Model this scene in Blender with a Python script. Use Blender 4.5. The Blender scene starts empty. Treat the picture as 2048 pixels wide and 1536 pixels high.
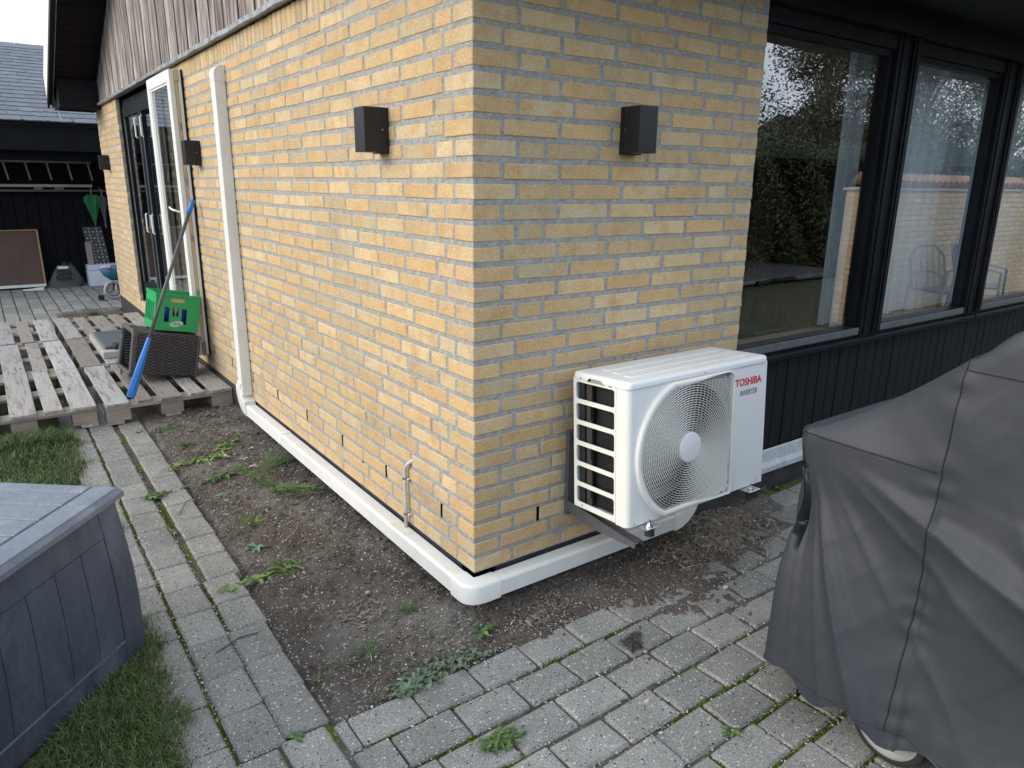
import bpy, bmesh, math, random
import numpy as np
from mathutils import Vector, Matrix, noise as mnoise
random.seed(7); rng = np.random.default_rng(7)
scene = bpy.context.scene
COL = scene.collection
R = math.radians

# ---------------------------------------------------------------- camera
CAM = Vector((-1.2922, -2.0122, 1.3879))
AX = ((0.81210929, -0.58339719, 0.01123484), (-0.14697233, -0.22314806, -0.96364105), (0.56469252, 0.78093064, -0.26696386))
cd = bpy.data.cameras.new("camera"); cam = bpy.data.objects.new("camera", cd); COL.objects.link(cam)
cd.sensor_fit = 'HORIZONTAL'; cd.sensor_width = 36.0; cd.lens = 36.0 * 1448.0 / 2048.0
cd.clip_start = 0.05; cd.clip_end = 400
m = Matrix.Identity(4)
for i in range(3):
    m[i][0] = AX[0][i]; m[i][1] = -AX[1][i]; m[i][2] = -AX[2][i]; m[i][3] = CAM[i]
cam.matrix_world = m
scene.camera = cam

# ---------------------------------------------------------------- world, sun, exposure
SUN_EL, SUN_AZ = R(22), R(166)          # azimuth of the sun measured from +X counter-clockwise
world = bpy.data.worlds.new("World"); scene.world = world; world.use_nodes = True
wn, wl = world.node_tree.nodes, world.node_tree.links
bg = wn["Background"]
sky = wn.new("ShaderNodeTexSky"); sky.sky_type = 'NISHITA'; sky.sun_disc = False
sky.sun_elevation = SUN_EL; sky.sun_rotation = math.pi / 2 - SUN_AZ
sky.air_density = 1.0; sky.dust_density = 2.0; sky.ozone_density = 1.5
tc = wn.new("ShaderNodeTexCoord"); mp = wn.new("ShaderNodeMapping"); mp.inputs['Scale'].default_value = (1, 1, 2.4)
nz = wn.new("ShaderNodeTexNoise"); nz.inputs['Scale'].default_value = 2.3; nz.inputs['Detail'].default_value = 8
rp = wn.new("ShaderNodeValToRGB"); rp.color_ramp.elements[0].position = .27; rp.color_ramp.elements[1].position = .47
mx = wn.new("ShaderNodeMix"); mx.data_type = 'RGBA'
wl.new(tc.outputs['Generated'], mp.inputs[0]); wl.new(mp.outputs[0], nz.inputs['Vector']); wl.new(nz.outputs[0], rp.inputs[0])
wl.new(rp.outputs[0], mx.inputs[0]); wl.new(sky.outputs[0], mx.inputs[6]); mx.inputs[7].default_value = (10.2, 11.6, 13.2, 1)
wl.new(mx.outputs[2], bg.inputs[0]); bg.inputs[1].default_value = 0.10
sd = bpy.data.lights.new("sun", 'SUN'); sd.energy = 1.95; sd.angle = R(36); sd.color = (1.0, .885, .73)
sun = bpy.data.objects.new("sun", sd); COL.objects.link(sun)
sv = Vector((math.cos(SUN_EL) * math.cos(SUN_AZ), math.cos(SUN_EL) * math.sin(SUN_AZ), math.sin(SUN_EL)))
sun.rotation_euler = sv.to_track_quat('Z', 'Y').to_euler(); sun.location = (-6, -6, 8)
scene.view_settings.view_transform = 'Standard'; scene.view_settings.look = 'None'
scene.view_settings.exposure = 0.42; scene.view_settings.gamma = 1.0; scene.view_settings.use_curve_mapping = False
scene.render.engine = 'CYCLES'
scene.cycles.max_bounces = 8; scene.cycles.transparent_max_bounces = 12

# ---------------------------------------------------------------- helpers
class MB:
    def __init__(s): s.v = []; s.f = []; s.mi = []; s.t = []
    def add(s, vs, fs, mi=0, tint=0.0):
        o = len(s.v); s.v += [tuple(v) for v in vs]; s.f += [tuple(i + o for i in f) for f in fs]
        s.mi += [mi] * len(fs); s.t += [tint] * len(vs); return s
    def box(s, x0, x1, y0, y1, z0, z1, M=None, mi=0, tint=0.0):
        vs = [Vector((x, y, z)) for x in (x0, x1) for y in (y0, y1) for z in (z0, z1)]
        if M is not None: vs = [M @ v for v in vs]
        return s.add(vs, [(0, 1, 3, 2), (4, 6, 7, 5), (0, 4, 5, 1), (2, 3, 7, 6), (0, 2, 6, 4), (1, 5, 7, 3)], mi, tint)
    def cbox(s, x0, x1, y0, y1, z0, z1, c=.004, j=0.0, M=None, mi=0, tint=0.0):
        """chamfered box: 24 verts, 44 triangles"""
        lo = (x0, y0, z0); hi = (x1, y1, z1); vs = []; idx = {}
        for sx in (0, 1):
            for sy in (0, 1):
                for sz in (0, 1):
                    jit = Vector((random.uniform(-j, j), random.uniform(-j, j), random.uniform(-j, j))) if j else Vector((0, 0, 0))
                    for a in range(3):
                        p = [0, 0, 0]
                        for k, sg in enumerate((sx, sy, sz)):
                            p[k] = hi[k] if sg else lo[k]
                            if k != a: p[k] += (-c if sg else c)
                        idx[(sx, sy, sz, a)] = len(vs)
                        v = Vector(p) + jit
                        vs.append(M @ v if M is not None else v)
        fs = []
        for a in range(3):
            b, d = [k for k in range(3) if k != a]
            for sg in (0, 1):
                q = []
                for (u, w) in ((0, 0), (1, 0), (1, 1), (0, 1)):
                    k3 = [0, 0, 0]; k3[a] = sg; k3[b] = u; k3[d] = w; q.append(idx[(*k3, a)])
                fs.append(q)
        for a in range(3):
            b, d = [k for k in range(3) if k != a]
            for u in (0, 1):
                for w in (0, 1):
                    k0 = [0, 0, 0]; k0[b] = u; k0[d] = w; k1 = list(k0); k1[a] = 1
                    fs.append([idx[(*k0, b)], idx[(*k1, b)], idx[(*k1, d)], idx[(*k0, d)]])
        for sx in (0, 1):
            for sy in (0, 1):
                for sz in (0, 1): fs.append([idx[(sx, sy, sz, a)] for a in range(3)])
        cen = Vector(((x0 + x1) / 2, (y0 + y1) / 2, (z0 + z1) / 2))
        if M is not None: cen = M @ cen
        out = []
        for f in fs:
            n = (Vector(vs[f[1]]) - Vector(vs[f[0]])).cross(Vector(vs[f[2]]) - Vector(vs[f[0]]))
            fc = sum((Vector(vs[i]) for i in f), Vector()) / len(f)
            out.append(f if n.dot(fc - cen) > 0 else f[::-1])
        return s.add(vs, out, mi, tint)
    def tube(s, pts, r, n=8, mi=0, caps=True, tint=0.0):
        pts = [Vector(p) for p in pts]; rs = r if isinstance(r, (list, tuple)) else [r] * len(pts)
        vs = []; up = None
        for i, p in enumerate(pts):
            d = (pts[min(i + 1, len(pts) - 1)] - pts[max(i - 1, 0)]).normalized()
            if up is None: up = d.orthogonal().normalized()
            else: up = (up - d * up.dot(d)).normalized()
            w = d.cross(up)
            for k in range(n):
                a = 2 * math.pi * k / n; vs.append(p + (up * math.cos(a) + w * math.sin(a)) * rs[i])
        fs = []
        for i in range(len(pts) - 1):
            for k in range(n):
                fs.append((i * n + k, i * n + (k + 1) % n, (i + 1) * n + (k + 1) % n, (i + 1) * n + k))
        if caps: fs += [tuple(range(n))[::-1], tuple((len(pts) - 1) * n + k for k in range(n))]
        return s.add(vs, fs, mi, tint)
    def prism(s, poly, ext, M=None, mi=0):
        """poly: list of 3D points (planar), ext: Vector"""
        a = [Vector(p) for p in poly]; b = [p + Vector(ext) for p in a]; vs = a + b; n = len(a)
        if M is not None: vs = [M @ v for v in vs]
        fs = [tuple(range(n))[::-1], tuple(range(n, 2 * n))] + [(i, (i + 1) % n, n + (i + 1) % n, n + i) for i in range(n)]
        return s.add(vs, fs, mi)
    def mesh(s, name, mats, smooth=False):
        me = bpy.data.meshes.new(name); me.from_pydata(s.v, [], s.f)
        for mt in (mats if isinstance(mats, (list, tuple)) else [mats]): me.materials.append(mt)
        if any(s.mi): me.polygons.foreach_set('material_index', s.mi)
        if any(s.t):
            at = me.attributes.new('tint', 'FLOAT', 'POINT'); at.data.foreach_set('value', s.t)
        if smooth: me.polygons.foreach_set('use_smooth', [True] * len(s.f))
        me.update(); return me
    def build(s, name, mats, parent=None, smooth=False, fix=False):
        me = s.mesh(name, mats, smooth)
        if fix:
            bm = bmesh.new(); bm.from_mesh(me); bmesh.ops.recalc_face_normals(bm, faces=bm.faces); bm.to_mesh(me); bm.free()
        return link(name, me, parent)

def link(name, me, parent=None, M=None):
    o = bpy.data.objects.new(name, me); COL.objects.link(o)
    if parent is not None: o.parent = parent
    if M is not None: o.matrix_local = M
    return o
def thing(name, label, cat, group=None, loc=(0, 0, 0)):
    o = bpy.data.objects.new(name, None); COL.objects.link(o); o.empty_display_size = .05
    o.location = loc; tag(o, label, cat, group); return o
def tag(o, label, cat, group=None, kind=None):
    if label: o['label'] = label
    if cat: o['category'] = cat
    if group: o['group'] = group
    if kind: o['kind'] = kind
    return o
def struct(o): o['kind'] = 'structure'; return o
def stuff(o): o['kind'] = 'stuff'; return o
def copy_tree(o, parent=None):
    c = o.copy(); COL.objects.link(c)
    if parent is not None: c.parent = parent
    for ch in list(o.children): copy_tree(ch, c)
    return c
def seg_smooth(o, ang=40):
    me = o.data; me.polygons.foreach_set('use_smooth', [True] * len(me.polygons))
    try: me.set_sharp_from_angle(angle=R(ang))
    except Exception: pass
    return o
def T(x, y, z, rz=0, rx=0, ry=0):
    return Matrix.Translation((x, y, z)) @ Matrix.Rotation(rz, 4, 'Z') @ Matrix.Rotation(ry, 4, 'Y') @ Matrix.Rotation(rx, 4, 'X')

# ---------------------------------------------------------------- materials
def mat(name, c1, c2=None, scale=6, rough=.7, metal=0, bump=0, bscale=60, rand=0, stretch=None, lo=.35, hi=.65,
        c3=None, s3=30, lo3=.55, hi3=.7, speck=None, spec=.5, detail=6, coat=0, bdist=.003, rvar=0, randcol=None, wave=None, obj=False, grain=None):
    mt = bpy.data.materials.new(name); mt.use_nodes = True; nt = mt.node_tree; N, L = nt.nodes, nt.links
    b = N['Principled BSDF']; b.inputs['Roughness'].default_value = rough; b.inputs['Metallic'].default_value = metal
    b.inputs['Specular IOR Level'].default_value = spec
    if coat: b.inputs['Coat Weight'].default_value = coat
    if obj:
        g = N.new('ShaderNodeTexCoord'); pos = g.outputs['Object']
    else:
        g = N.new('ShaderNodeNewGeometry'); pos = g.outputs['Position']
    if stretch:
        mpn = N.new('ShaderNodeMapping'); mpn.inputs['Scale'].default_value = stretch; L.new(pos, mpn.inputs[0]); pos = mpn.outputs[0]
    def nztex(sc, dt=detail):
        n = N.new('ShaderNodeTexNoise'); n.inputs['Scale'].default_value = sc; n.inputs['Detail'].default_value = dt; n.inputs['Roughness'].default_value = .6
        L.new(pos, n.inputs['Vector']); return n.outputs[0]
    def rng_(v, a, c):
        r = N.new('ShaderNodeMapRange'); r.inputs[1].default_value = a; r.inputs[2].default_value = c; L.new(v, r.inputs[0]); r.clamp = True; return r.outputs[0]
    def mixc(fac, a, c, mode='MIX'):
        m_ = N.new('ShaderNodeMix'); m_.data_type = 'RGBA'; m_.blend_type = mode
        for sk, v in ((0, fac), (6, a), (7, c)):
            if isinstance(v, (int, float)): m_.inputs[sk].default_value = v
            elif isinstance(v, (tuple, list)): m_.inputs[sk].default_value = (*v, 1)
            else: L.new(v, m_.inputs[sk])
        return m_.outputs[2]
    col = c1
    tintv = None
    if rand or randcol:
        oi = N.new('ShaderNodeObjectInfo'); at = N.new('ShaderNodeAttribute'); at.attribute_name = 'tint'
        ad = N.new('ShaderNodeMath'); ad.operation = 'ADD'; L.new(oi.outputs['Random'], ad.inputs[0]); L.new(at.outputs['Fac'], ad.inputs[1])
        fr = N.new('ShaderNodeMath'); fr.operation = 'FRACT'; L.new(ad.outputs[0], fr.inputs[0]); tintv = fr.outputs[0]
    if randcol:
        rr = N.new('ShaderNodeValToRGB'); els = rr.color_ramp.elements
        els[0].color = (*randcol[0], 1); els[1].color = (*randcol[-1], 1)
        for i, c in enumerate(randcol[1:-1]):
            e = els.new((i + 1) / (len(randcol) - 1)); e.color = (*c, 1)
        L.new(tintv, rr.inputs[0]); col = rr.outputs[0]
    if c2 is not None: col = mixc(rng_(nztex(scale), lo, hi), col, c2)
    if c3 is not None: col = mixc(rng_(nztex(s3, 8), lo3, hi3), col, c3)
    if rand:
        sc_ = N.new('ShaderNodeMath'); sc_.operation = 'MULTIPLY'; sc_.inputs[1].default_value = 7.13; L.new(tintv, sc_.inputs[0])
        f2 = N.new('ShaderNodeMath'); f2.operation = 'FRACT'; L.new(sc_.outputs[0], f2.inputs[0])
        mr = N.new('ShaderNodeMapRange'); mr.inputs[3].default_value = 1 - rand; mr.inputs[4].default_value = 1 + rand; L.new(f2.outputs[0], mr.inputs[0])
        cc = N.new('ShaderNodeCombineColor')
        for i in range(3): L.new(mr.outputs[0], cc.inputs[i])
        col = mixc(1.0, col, cc.outputs[0], 'MULTIPLY')
    if grain:
        gn = nztex(grain[0], 3); gr_ = N.new('ShaderNodeMapRange'); gr_.inputs[1].default_value = .34; gr_.inputs[2].default_value = .66; gr_.inputs[3].default_value = 1 - grain[1]; gr_.inputs[4].default_value = 1 + grain[1]
        L.new(gn, gr_.inputs[0]); gc = N.new('ShaderNodeCombineColor')
        for i in range(3): L.new(gr_.outputs[0], gc.inputs[i])
        col = mixc(1.0, col, gc.outputs[0], 'MULTIPLY')
    if speck:
        for (sc, th, cA) in speck:
            vo = N.new('ShaderNodeTexVoronoi'); vo.inputs['Scale'].default_value = sc; L.new(pos, vo.inputs['Vector'])
            sp = N.new('ShaderNodeSeparateColor'); L.new(vo.outputs['Color'], sp.inputs[0])
            lt = N.new('ShaderNodeMath'); lt.operation = 'LESS_THAN'; L.new(sp.outputs[0], lt.inputs[0]); lt.inputs[1].default_value = th
            l2 = N.new('ShaderNodeMapRange'); L.new(vo.outputs['Distance'], l2.inputs[0]); l2.inputs[1].default_value = .45; l2.inputs[2].default_value = .3
            ml = N.new('ShaderNodeMath'); ml.operation = 'MULTIPLY'; L.new(lt.outputs[0], ml.inputs[0]); L.new(l2.outputs[0], ml.inputs[1])
            col = mixc(ml.outputs[0], col, cA)
    if isinstance(col, (tuple, list)): b.inputs['Base Color'].default_value = (*col, 1)
    else: L.new(col, b.inputs['Base Color'])
    if rvar: 
        q = rng_(nztex(scale * 3), .3, .7); r2 = N.new('ShaderNodeMapRange'); r2.inputs[3].default_value = rough - rvar; r2.inputs[4].default_value = rough + rvar
        L.new(q, r2.inputs[0]); L.new(r2.outputs[0], b.inputs['Roughness'])
    if bump or wave:
        bp = N.new('ShaderNodeBump'); bp.inputs['Strength'].default_value = bump or .5; bp.inputs['Distance'].default_value = bdist
        L.new(nztex(bscale, 10), bp.inputs['Height']); L.new(bp.outputs[0], b.inputs['Normal'])
    return mt
def emis_free(name, col, rough=.5, **k): return mat(name, col, rough=rough, **k)

BR = ((.59, .432, .245), (.575, .398, .205), (.615, .472, .285), (.565, .370, .195), (.585, .465, .295), (.48, .382, .24), (.60, .414, .215), (.51, .425, .275), (.62, .450, .245))
m_brick = mat('yellow_brick', (.6, .4, .17), (.55, .35, .17), scale=13, rough=.88, bump=.8, bscale=70, rand=.09, randcol=BR, lo=.46, hi=.66,
              c3=(.33, .275, .19), s3=4, lo3=.54, hi3=.82, grain=(120, .10), speck=[(260, .06, (.28, .20, .11)), (180, .05, (.72, .60, .42))], spec=.2)
m_mortar = mat('mortar', (.29, .29, .285), (.42, .418, .405), scale=40, rough=.95, bump=1.0, bscale=220, c3=(.28, .28, .27), s3=14, lo3=.58, hi3=.75,
               speck=[(400, .12, (.2, .2, .2)), (350, .12, (.72, .71, .68))], spec=.1, bdist=.004)
m_black = mat('black_paint', (.006, .007, .010), (.011, .013, .016), scale=4, spec=.14, rough=.5, bump=.15, bscale=40)
m_blackwood = mat('black_stained_board', (.006, .007, .010), (.012, .014, .017), scale=5, spec=.2, rough=.6, bump=.6, bscale=30, stretch=(20, 20, 1.2),
                  speck=[(60, .03, (.09, .09, .09))])
m_soffit = mat('dark_soffit', (.007, .005, .006), (.011, .008, .008), scale=8, spec=.2, rough=.8, rand=.2)
m_plinth = mat('bitumen_plinth', (.02, .022, .028), (.045, .045, .05), scale=8, rough=.75, bump=.6, bscale=60, c3=(.12, .11, .1), s3=16, lo3=.66, hi3=.75)
m_slot = mat('dark_slot', (.004, .004, .004), rough=1, spec=0)
m_oldwood = mat('weathered_board', (.17, .13, .115), (.42, .38, .35), scale=4, rough=.85, bump=1, bscale=10, bdist=.006, stretch=(10, 10, .8), rand=.28, lo=.42, hi=.60,
                c3=(.075, .055, .048), s3=7, lo3=.55, hi3=.68)
m_lead = mat('lead_flashing', (.20, .21, .22), (.42, .43, .44), scale=12, rough=.45, metal=.4, bump=.4, bscale=25, c3=(.09, .08, .07), s3=7, lo3=.55, hi3=.7)
m_white = mat('white_pvc', (.80, .80, .78), (.74, .74, .71), scale=3, rough=.38, c3=(.60, .58, .53), s3=9, lo3=.66, hi3=.9)
m_pipe = mat('cream_trunking', (.80, .80, .785), (.75, .75, .735), scale=2.5, rough=.42, grain=(14, .035), c3=(.60, .585, .54), s3=22, lo3=.66, hi3=.85)
m_white2 = mat('white_painted_wood', (.78, .78, .76), (.70, .70, .67), scale=12, rough=.5, bump=.2, bscale=50, stretch=(8, 8, 1), c3=(.45, .42, .36), s3=20, lo3=.68, hi3=.8)
m_bare = mat('bare_pine', (.62, .51, .34), (.50, .40, .26), scale=10, rough=.7, stretch=(10, 10, 1), c3=(.1, .08, .06), s3=16, lo3=.72, hi3=.78)
m_acw = mat('white_enamel', (.77, .78, .79), (.74, .75, .76), scale=2, rough=.33, spec=.5)
m_acp = mat('cream_plastic', (.80, .79, .75), (.77, .76, .72), scale=2, rough=.4)
m_coil = mat('dark_coil', (.02, .022, .024), (.035, .037, .04), scale=20, rough=.5, metal=.3)
m_fan = mat('fan_grey', (.022, .022, .025), rough=.5)
m_zinc = mat('zinc', (.62, .63, .64), (.42, .43, .44), scale=60, rough=.28, metal=1)
m_bracket = mat('grey_powder_coat', (.085, .085, .095), (.10, .10, .11), scale=12, rough=.5, bump=.15, bscale=300)
m_rubber = mat('black_rubber', (.02, .02, .02), rough=.8)
m_red = mat('red_print', (.62, .02, .04), rough=.5); m_dkprint = mat('dark_print', (.05, .06, .08), rough=.5)
m_paver = mat('concrete_paver', (.222, .218, .208), (.292, .286, .272), scale=5, rough=.92, bump=1.0, bscale=150, rand=.14, grain=(260, .38), lo=.35, hi=.7,
              c3=(.17, .165, .155), s3=2.2, lo3=.5, hi3=.75, speck=[(170, .20, (.42, .42, .41)), (210, .22, (.11, .11, .112)), (130, .05, (.66, .65, .62)), (110, .05, (.045, .045, .05))], bdist=.004, spec=.2)
m_joint = mat('joint_sand', (.075, .068, .058), (.13, .12, .10), scale=9, rough=1, bump=1, bscale=160, c3=(.085, .115, .02), s3=3.0, lo3=.46, hi3=.56,
              speck=[(180, .05, (.6, .59, .55)), (220, .08, (.03, .03, .03))], spec=.1, bdist=.005)
m_soil = mat('dry_soil', (.082, .066, .056), (.142, .124, .110), scale=3.2, rough=1, bump=1.0, bscale=120, c3=(.205, .190, .172), s3=2.6, lo3=.52, hi3=.74,
             speck=[(150, .05, (.58, .56, .53)), (240, .10, (.30, .28, .25)), (200, .12, (.035, .03, .027))], spec=.1, bdist=.007)
m_ground = mat('far_ground', (.028, .036, .018), (.045, .048, .028), scale=2, rough=1, bump=.5, bscale=30)
m_lawnbase = mat('lawn_soil', (.035, .045, .018), (.06, .065, .03), scale=20, rough=1, bump=1, bscale=80)
m_moss = mat('moss', (.055, .080, .010), (.11, .14, .016), scale=60, rough=1, bump=1, bscale=300, spec=.1)
GR = ((.030, .065, .018), (.055, .10, .028), (.085, .145, .038), (.12, .18, .055), (.045, .085, .024), (.09, .14, .04), (.26, .24, .13))
m_grass = mat('grass_blade', (.08, .14, .03), rough=.6, rand=.2, randcol=GR)
m_weed = mat('weed_leaf', (.08, .14, .04), (.05, .09, .03), scale=30, rough=.6, rand=.25, randcol=((.05, .10, .028), (.085, .155, .04), (.14, .23, .05), (.10, .14, .055)))
m_bright = mat('bright_leaf', (.15, .25, .05), (.10, .18, .04), scale=30, rough=.6, rand=.25, randcol=((.13, .22, .04), (.20, .30, .06), (.24, .30, .10), (.09, .16, .04)))
m_greyleaf = mat('grey_green_leaf', (.14, .19, .12), (.08, .12, .07), scale=30, rough=.65, rand=.25)
m_petal = mat('dry_petal', (.62, .60, .52), (.45, .42, .35), scale=20, rough=.8, rand=.2)
m_chip = mat('straw_chip', (.36, .31, .24), (.22, .17, .12), scale=40, rough=.9, rand=.3, randcol=((.30, .275, .24), (.13, .105, .085), (.46, .44, .41), (.09, .07, .06), (.20, .165, .13)))
m_stone = mat('small_stone', (.34, .33, .31), (.22, .21, .2), scale=60, rough=.85, rand=.3, randcol=((.35, .34, .32), (.62, .61, .58), (.18, .17, .16), (.27, .24, .21)))
m_bark = mat('bark', (.10, .075, .055), (.05, .04, .03), scale=12, rough=.95, bump=1, bscale=20, stretch=(6, 6, 1))
m_hedge = mat('hedge_leaf', (.035, .06, .02), rough=.6, rand=.3, randcol=((.020, .034, .014), (.035, .055, .020), (.055, .075, .028)))
m_tree = mat('tree_leaf', (.05, .06, .03), rough=.6, rand=.3, randcol=((.03, .034, .018), (.055, .048, .026), (.04, .055, .022)))
m_pallet = mat('pallet_wood', (.40, .36, .31), (.24, .20, .175), scale=3.5, rough=.9, bump=1.0, bscale=10, bdist=.005, stretch=(9, .8, 9), rand=.24, lo=.48, hi=.68,
               c3=(.13, .10, .085), s3=7, lo3=.57, hi3=.70, randcol=((.30, .265, .235), (.38, .375, .37), (.26, .23, .21), (.42, .42, .42)), grain=(30, .16))
m_palletx = mat('pallet_crosspiece', (.25, .205, .165), (.33, .29, .25), scale=6, rough=.9, bump=.8, bscale=20, stretch=(1.2, 12, 12), rand=.15, c3=(.16, .13, .10), s3=8, lo3=.6, hi3=.75)
m_green = mat('green_crate_plastic', (.02, .36, .11), (.018, .32, .10), scale=6, rough=.42, spec=.5)
m_greenlt = mat('pale_crate_edge', (.10, .42, .20), rough=.4)
m_bottle = mat('blue_bottle', (.01, .025, .30), (.02, .05, .42), scale=20, rough=.2); m_yel = mat('yellow_pack', (.62, .48, .12), (.70, .60, .30), scale=18, rough=.5)
m_rattan = mat('grey_rattan', (.060, .054, .054), (.10, .09, .088), scale=50, rough=.55, rand=.15)
m_rattand = mat('rattan_inside', (.03, .028, .03), rough=.7)
m_blue = mat('blue_plastic', (.02, .19, .62), (.02, .17, .56), scale=9, rough=.35)
m_shaft = mat('grey_shaft', (.09, .095, .10), rough=.45)
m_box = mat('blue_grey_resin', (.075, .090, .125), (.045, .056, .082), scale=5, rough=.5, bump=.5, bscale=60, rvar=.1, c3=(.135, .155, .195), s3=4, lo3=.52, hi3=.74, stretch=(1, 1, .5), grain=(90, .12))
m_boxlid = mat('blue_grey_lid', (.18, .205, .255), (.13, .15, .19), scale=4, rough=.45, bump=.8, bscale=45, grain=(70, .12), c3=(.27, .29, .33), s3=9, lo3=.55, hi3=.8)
m_cover = mat('grey_cover_fabric', (.033, .037, .047), (.027, .031, .040), scale=3, rough=.60, bump=.5, bscale=330, bdist=.0012, grain=(300, .14), c3=(.040, .044, .053), s3=2, lo3=.55, hi3=.8,
              )
m_seam = mat('dark_seam', (.012, .012, .014), rough=.8)
m_slate = mat('slate_shingle', (.075, .082, .105), (.10, .108, .135), scale=6, rough=.6, rand=.16, bump=.4, bscale=30)
m_carport = mat('black_board', (.004, .0045, .007), (.007, .008, .010), scale=6, spec=.2, rough=.85)
m_alu = mat('dull_aluminium', (.30, .31, .33), (.22, .23, .25), scale=20, rough=.45, metal=.5)
m_plankgrey = mat('old_grey_plank', (.30, .27, .24), (.22, .19, .17), scale=8, rough=.85, stretch=(1, 10, 10))
m_brownboard = mat('brown_ply', (.10, .055, .042), (.075, .042, .034), scale=2, rough=.7)
m_bag = mat('grey_sack', (.075, .085, .085), (.055, .062, .065), scale=10, rough=.75, bump=.5, bscale=15, bdist=.01)
m_boxwhite = mat('white_styrofoam', (.66, .67, .76), (.60, .61, .70), scale=8, rough=.8)
m_dots = mat('bright_dot', (.75, .76, .78), rough=.4)
m_umb = mat('green_umbrella', (.01, .12, .035), (.02, .18, .05), scale=12, rough=.6); m_umb2 = mat('dark_mesh_umbrella', (.05, .05, .07), (.12, .11, .14), scale=40, rough=.7)
m_teal = mat('teal_fabric', (.02, .17, .27), (.03, .11, .18), scale=14, rough=.6); m_tyre = mat('pale_tyre', (.50, .52, .52), (.40, .42, .42), scale=50, rough=.7)
m_clay = mat('clay_roof_tile', (.23, .13, .08), (.16, .09, .06), scale=5, rough=.8, rand=.2)
m_cond = mat('grey_conduit', (.60, .59, .56), (.50, .48, .45), scale=30, rough=.45)
m_rust = mat('rust_stained_white', (.70, .62, .47), (.76, .74, .70), scale=14, rough=.6)
m_lamp = mat('lamp_black', (.005, .006, .008), (.007, .008, .010), scale=10, rough=.45, spec=.5)
m_curtain = mat('sheer_curtain', (.78, .88, .95), (.60, .70, .80), scale=3, rough=.9, stretch=(12, 12, .3))
m_curtain.node_tree.nodes['Principled BSDF'].inputs['Transmission Weight'].default_value = 0
m_room = mat('room_wall', (.20, .15, .11), rough=.9); m_floor = mat('room_floor', (.30, .19, .11), (.22, .14, .09), scale=4, rough=.4, stretch=(1, 8, 1))
m_ceil = mat('room_ceiling', (.30, .22, .15), rough=.9)
m_table = mat('table_top', (.62, .61, .63), (.50, .49, .50), scale=6, rough=.35, stretch=(1, 8, 1)); m_lightwood = mat('light_oak', (.66, .52, .33), (.55, .43, .27), scale=8, rough=.5)
m_darkwood = mat('dark_wood', (.025, .022, .022), rough=.5)
m_slab = mat('concrete_slab', (.42, .41, .39), (.34, .33, .31), scale=8, rough=.9, bump=.5, bscale=80); m_cush = mat('slate_grey_cushion', (.10, .115, .125), (.075, .085, .095), scale=6, rough=.85)

def glass_mat(name, boost=1.7, tint=(.75, .80, .80), base=.02):
    mt = bpy.data.materials.new(name); mt.use_nodes = True; nt = mt.node_tree; N, L = nt.nodes, nt.links
    N.remove(N['Principled BSDF']); out = N['Material Output']
    ge = N.new('ShaderNodeNewGeometry'); dt_ = N.new('ShaderNodeVectorMath'); dt_.operation = 'DOT_PRODUCT'; L.new(ge.outputs['Incoming'], dt_.inputs[0]); L.new(ge.outputs['Normal'], dt_.inputs[1])
    ab = N.new('ShaderNodeMath'); ab.operation = 'ABSOLUTE'; L.new(dt_.outputs['Value'], ab.inputs[0]); om = N.new('ShaderNodeMath'); om.operation = 'SUBTRACT'; om.inputs[0].default_value = 1; L.new(ab.outputs[0], om.inputs[1])
    p5 = N.new('ShaderNodeMath'); p5.operation = 'POWER'; p5.inputs[1].default_value = 5; L.new(om.outputs[0], p5.inputs[0])
    fr = N.new('ShaderNodeMath'); fr.operation = 'MULTIPLY_ADD'; fr.inputs[1].default_value = .96; fr.inputs[2].default_value = .04; L.new(p5.outputs[0], fr.inputs[0])
    mu = N.new('ShaderNodeMath'); mu.operation = 'MULTIPLY_ADD'; mu.inputs[1].default_value = boost; mu.inputs[2].default_value = base; mu.use_clamp = True; L.new(fr.outputs[0], mu.inputs[0])
    tr = N.new('ShaderNodeBsdfTransparent'); tr.inputs[0].default_value = (*tint, 1)
    gl = N.new('ShaderNodeBsdfGlossy'); gl.inputs['Roughness'].default_value = .0; gl.inputs[0].default_value = (1, 1, 1, 1)
    mi = N.new('ShaderNodeMixShader'); L.new(mu.outputs[0], mi.inputs[0]); L.new(tr.outputs[0], mi.inputs[1]); L.new(gl.outputs[0], mi.inputs[2])
    L.new(mi.outputs[0], out.inputs[0]); return mt
m_glass = glass_mat('window_glass', 2.5, tint=(.98, .99, .99), base=.05)
m_glass2 = glass_mat('door_glass', 1.3, tint=(.85, .89, .91))

GZ = -.170                      # top of the paving
C = .2 / 3                      # brick course

# ================================================================ GROUND
gm = MB().add([(-60, -60, -.26), (60, -60, -.26), (60, 60, -.26), (-60, 60, -.26)], [(0, 1, 2, 3)])
struct(gm.build('ground', m_ground))
struct(MB().add([(4.42, -1.5, -.179), (26, -1.5, -.179), (26, .09, -.179), (4.42, .09, -.179)], [(0, 1, 2, 3)]).build('terrace_paving', m_paver))

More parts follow.
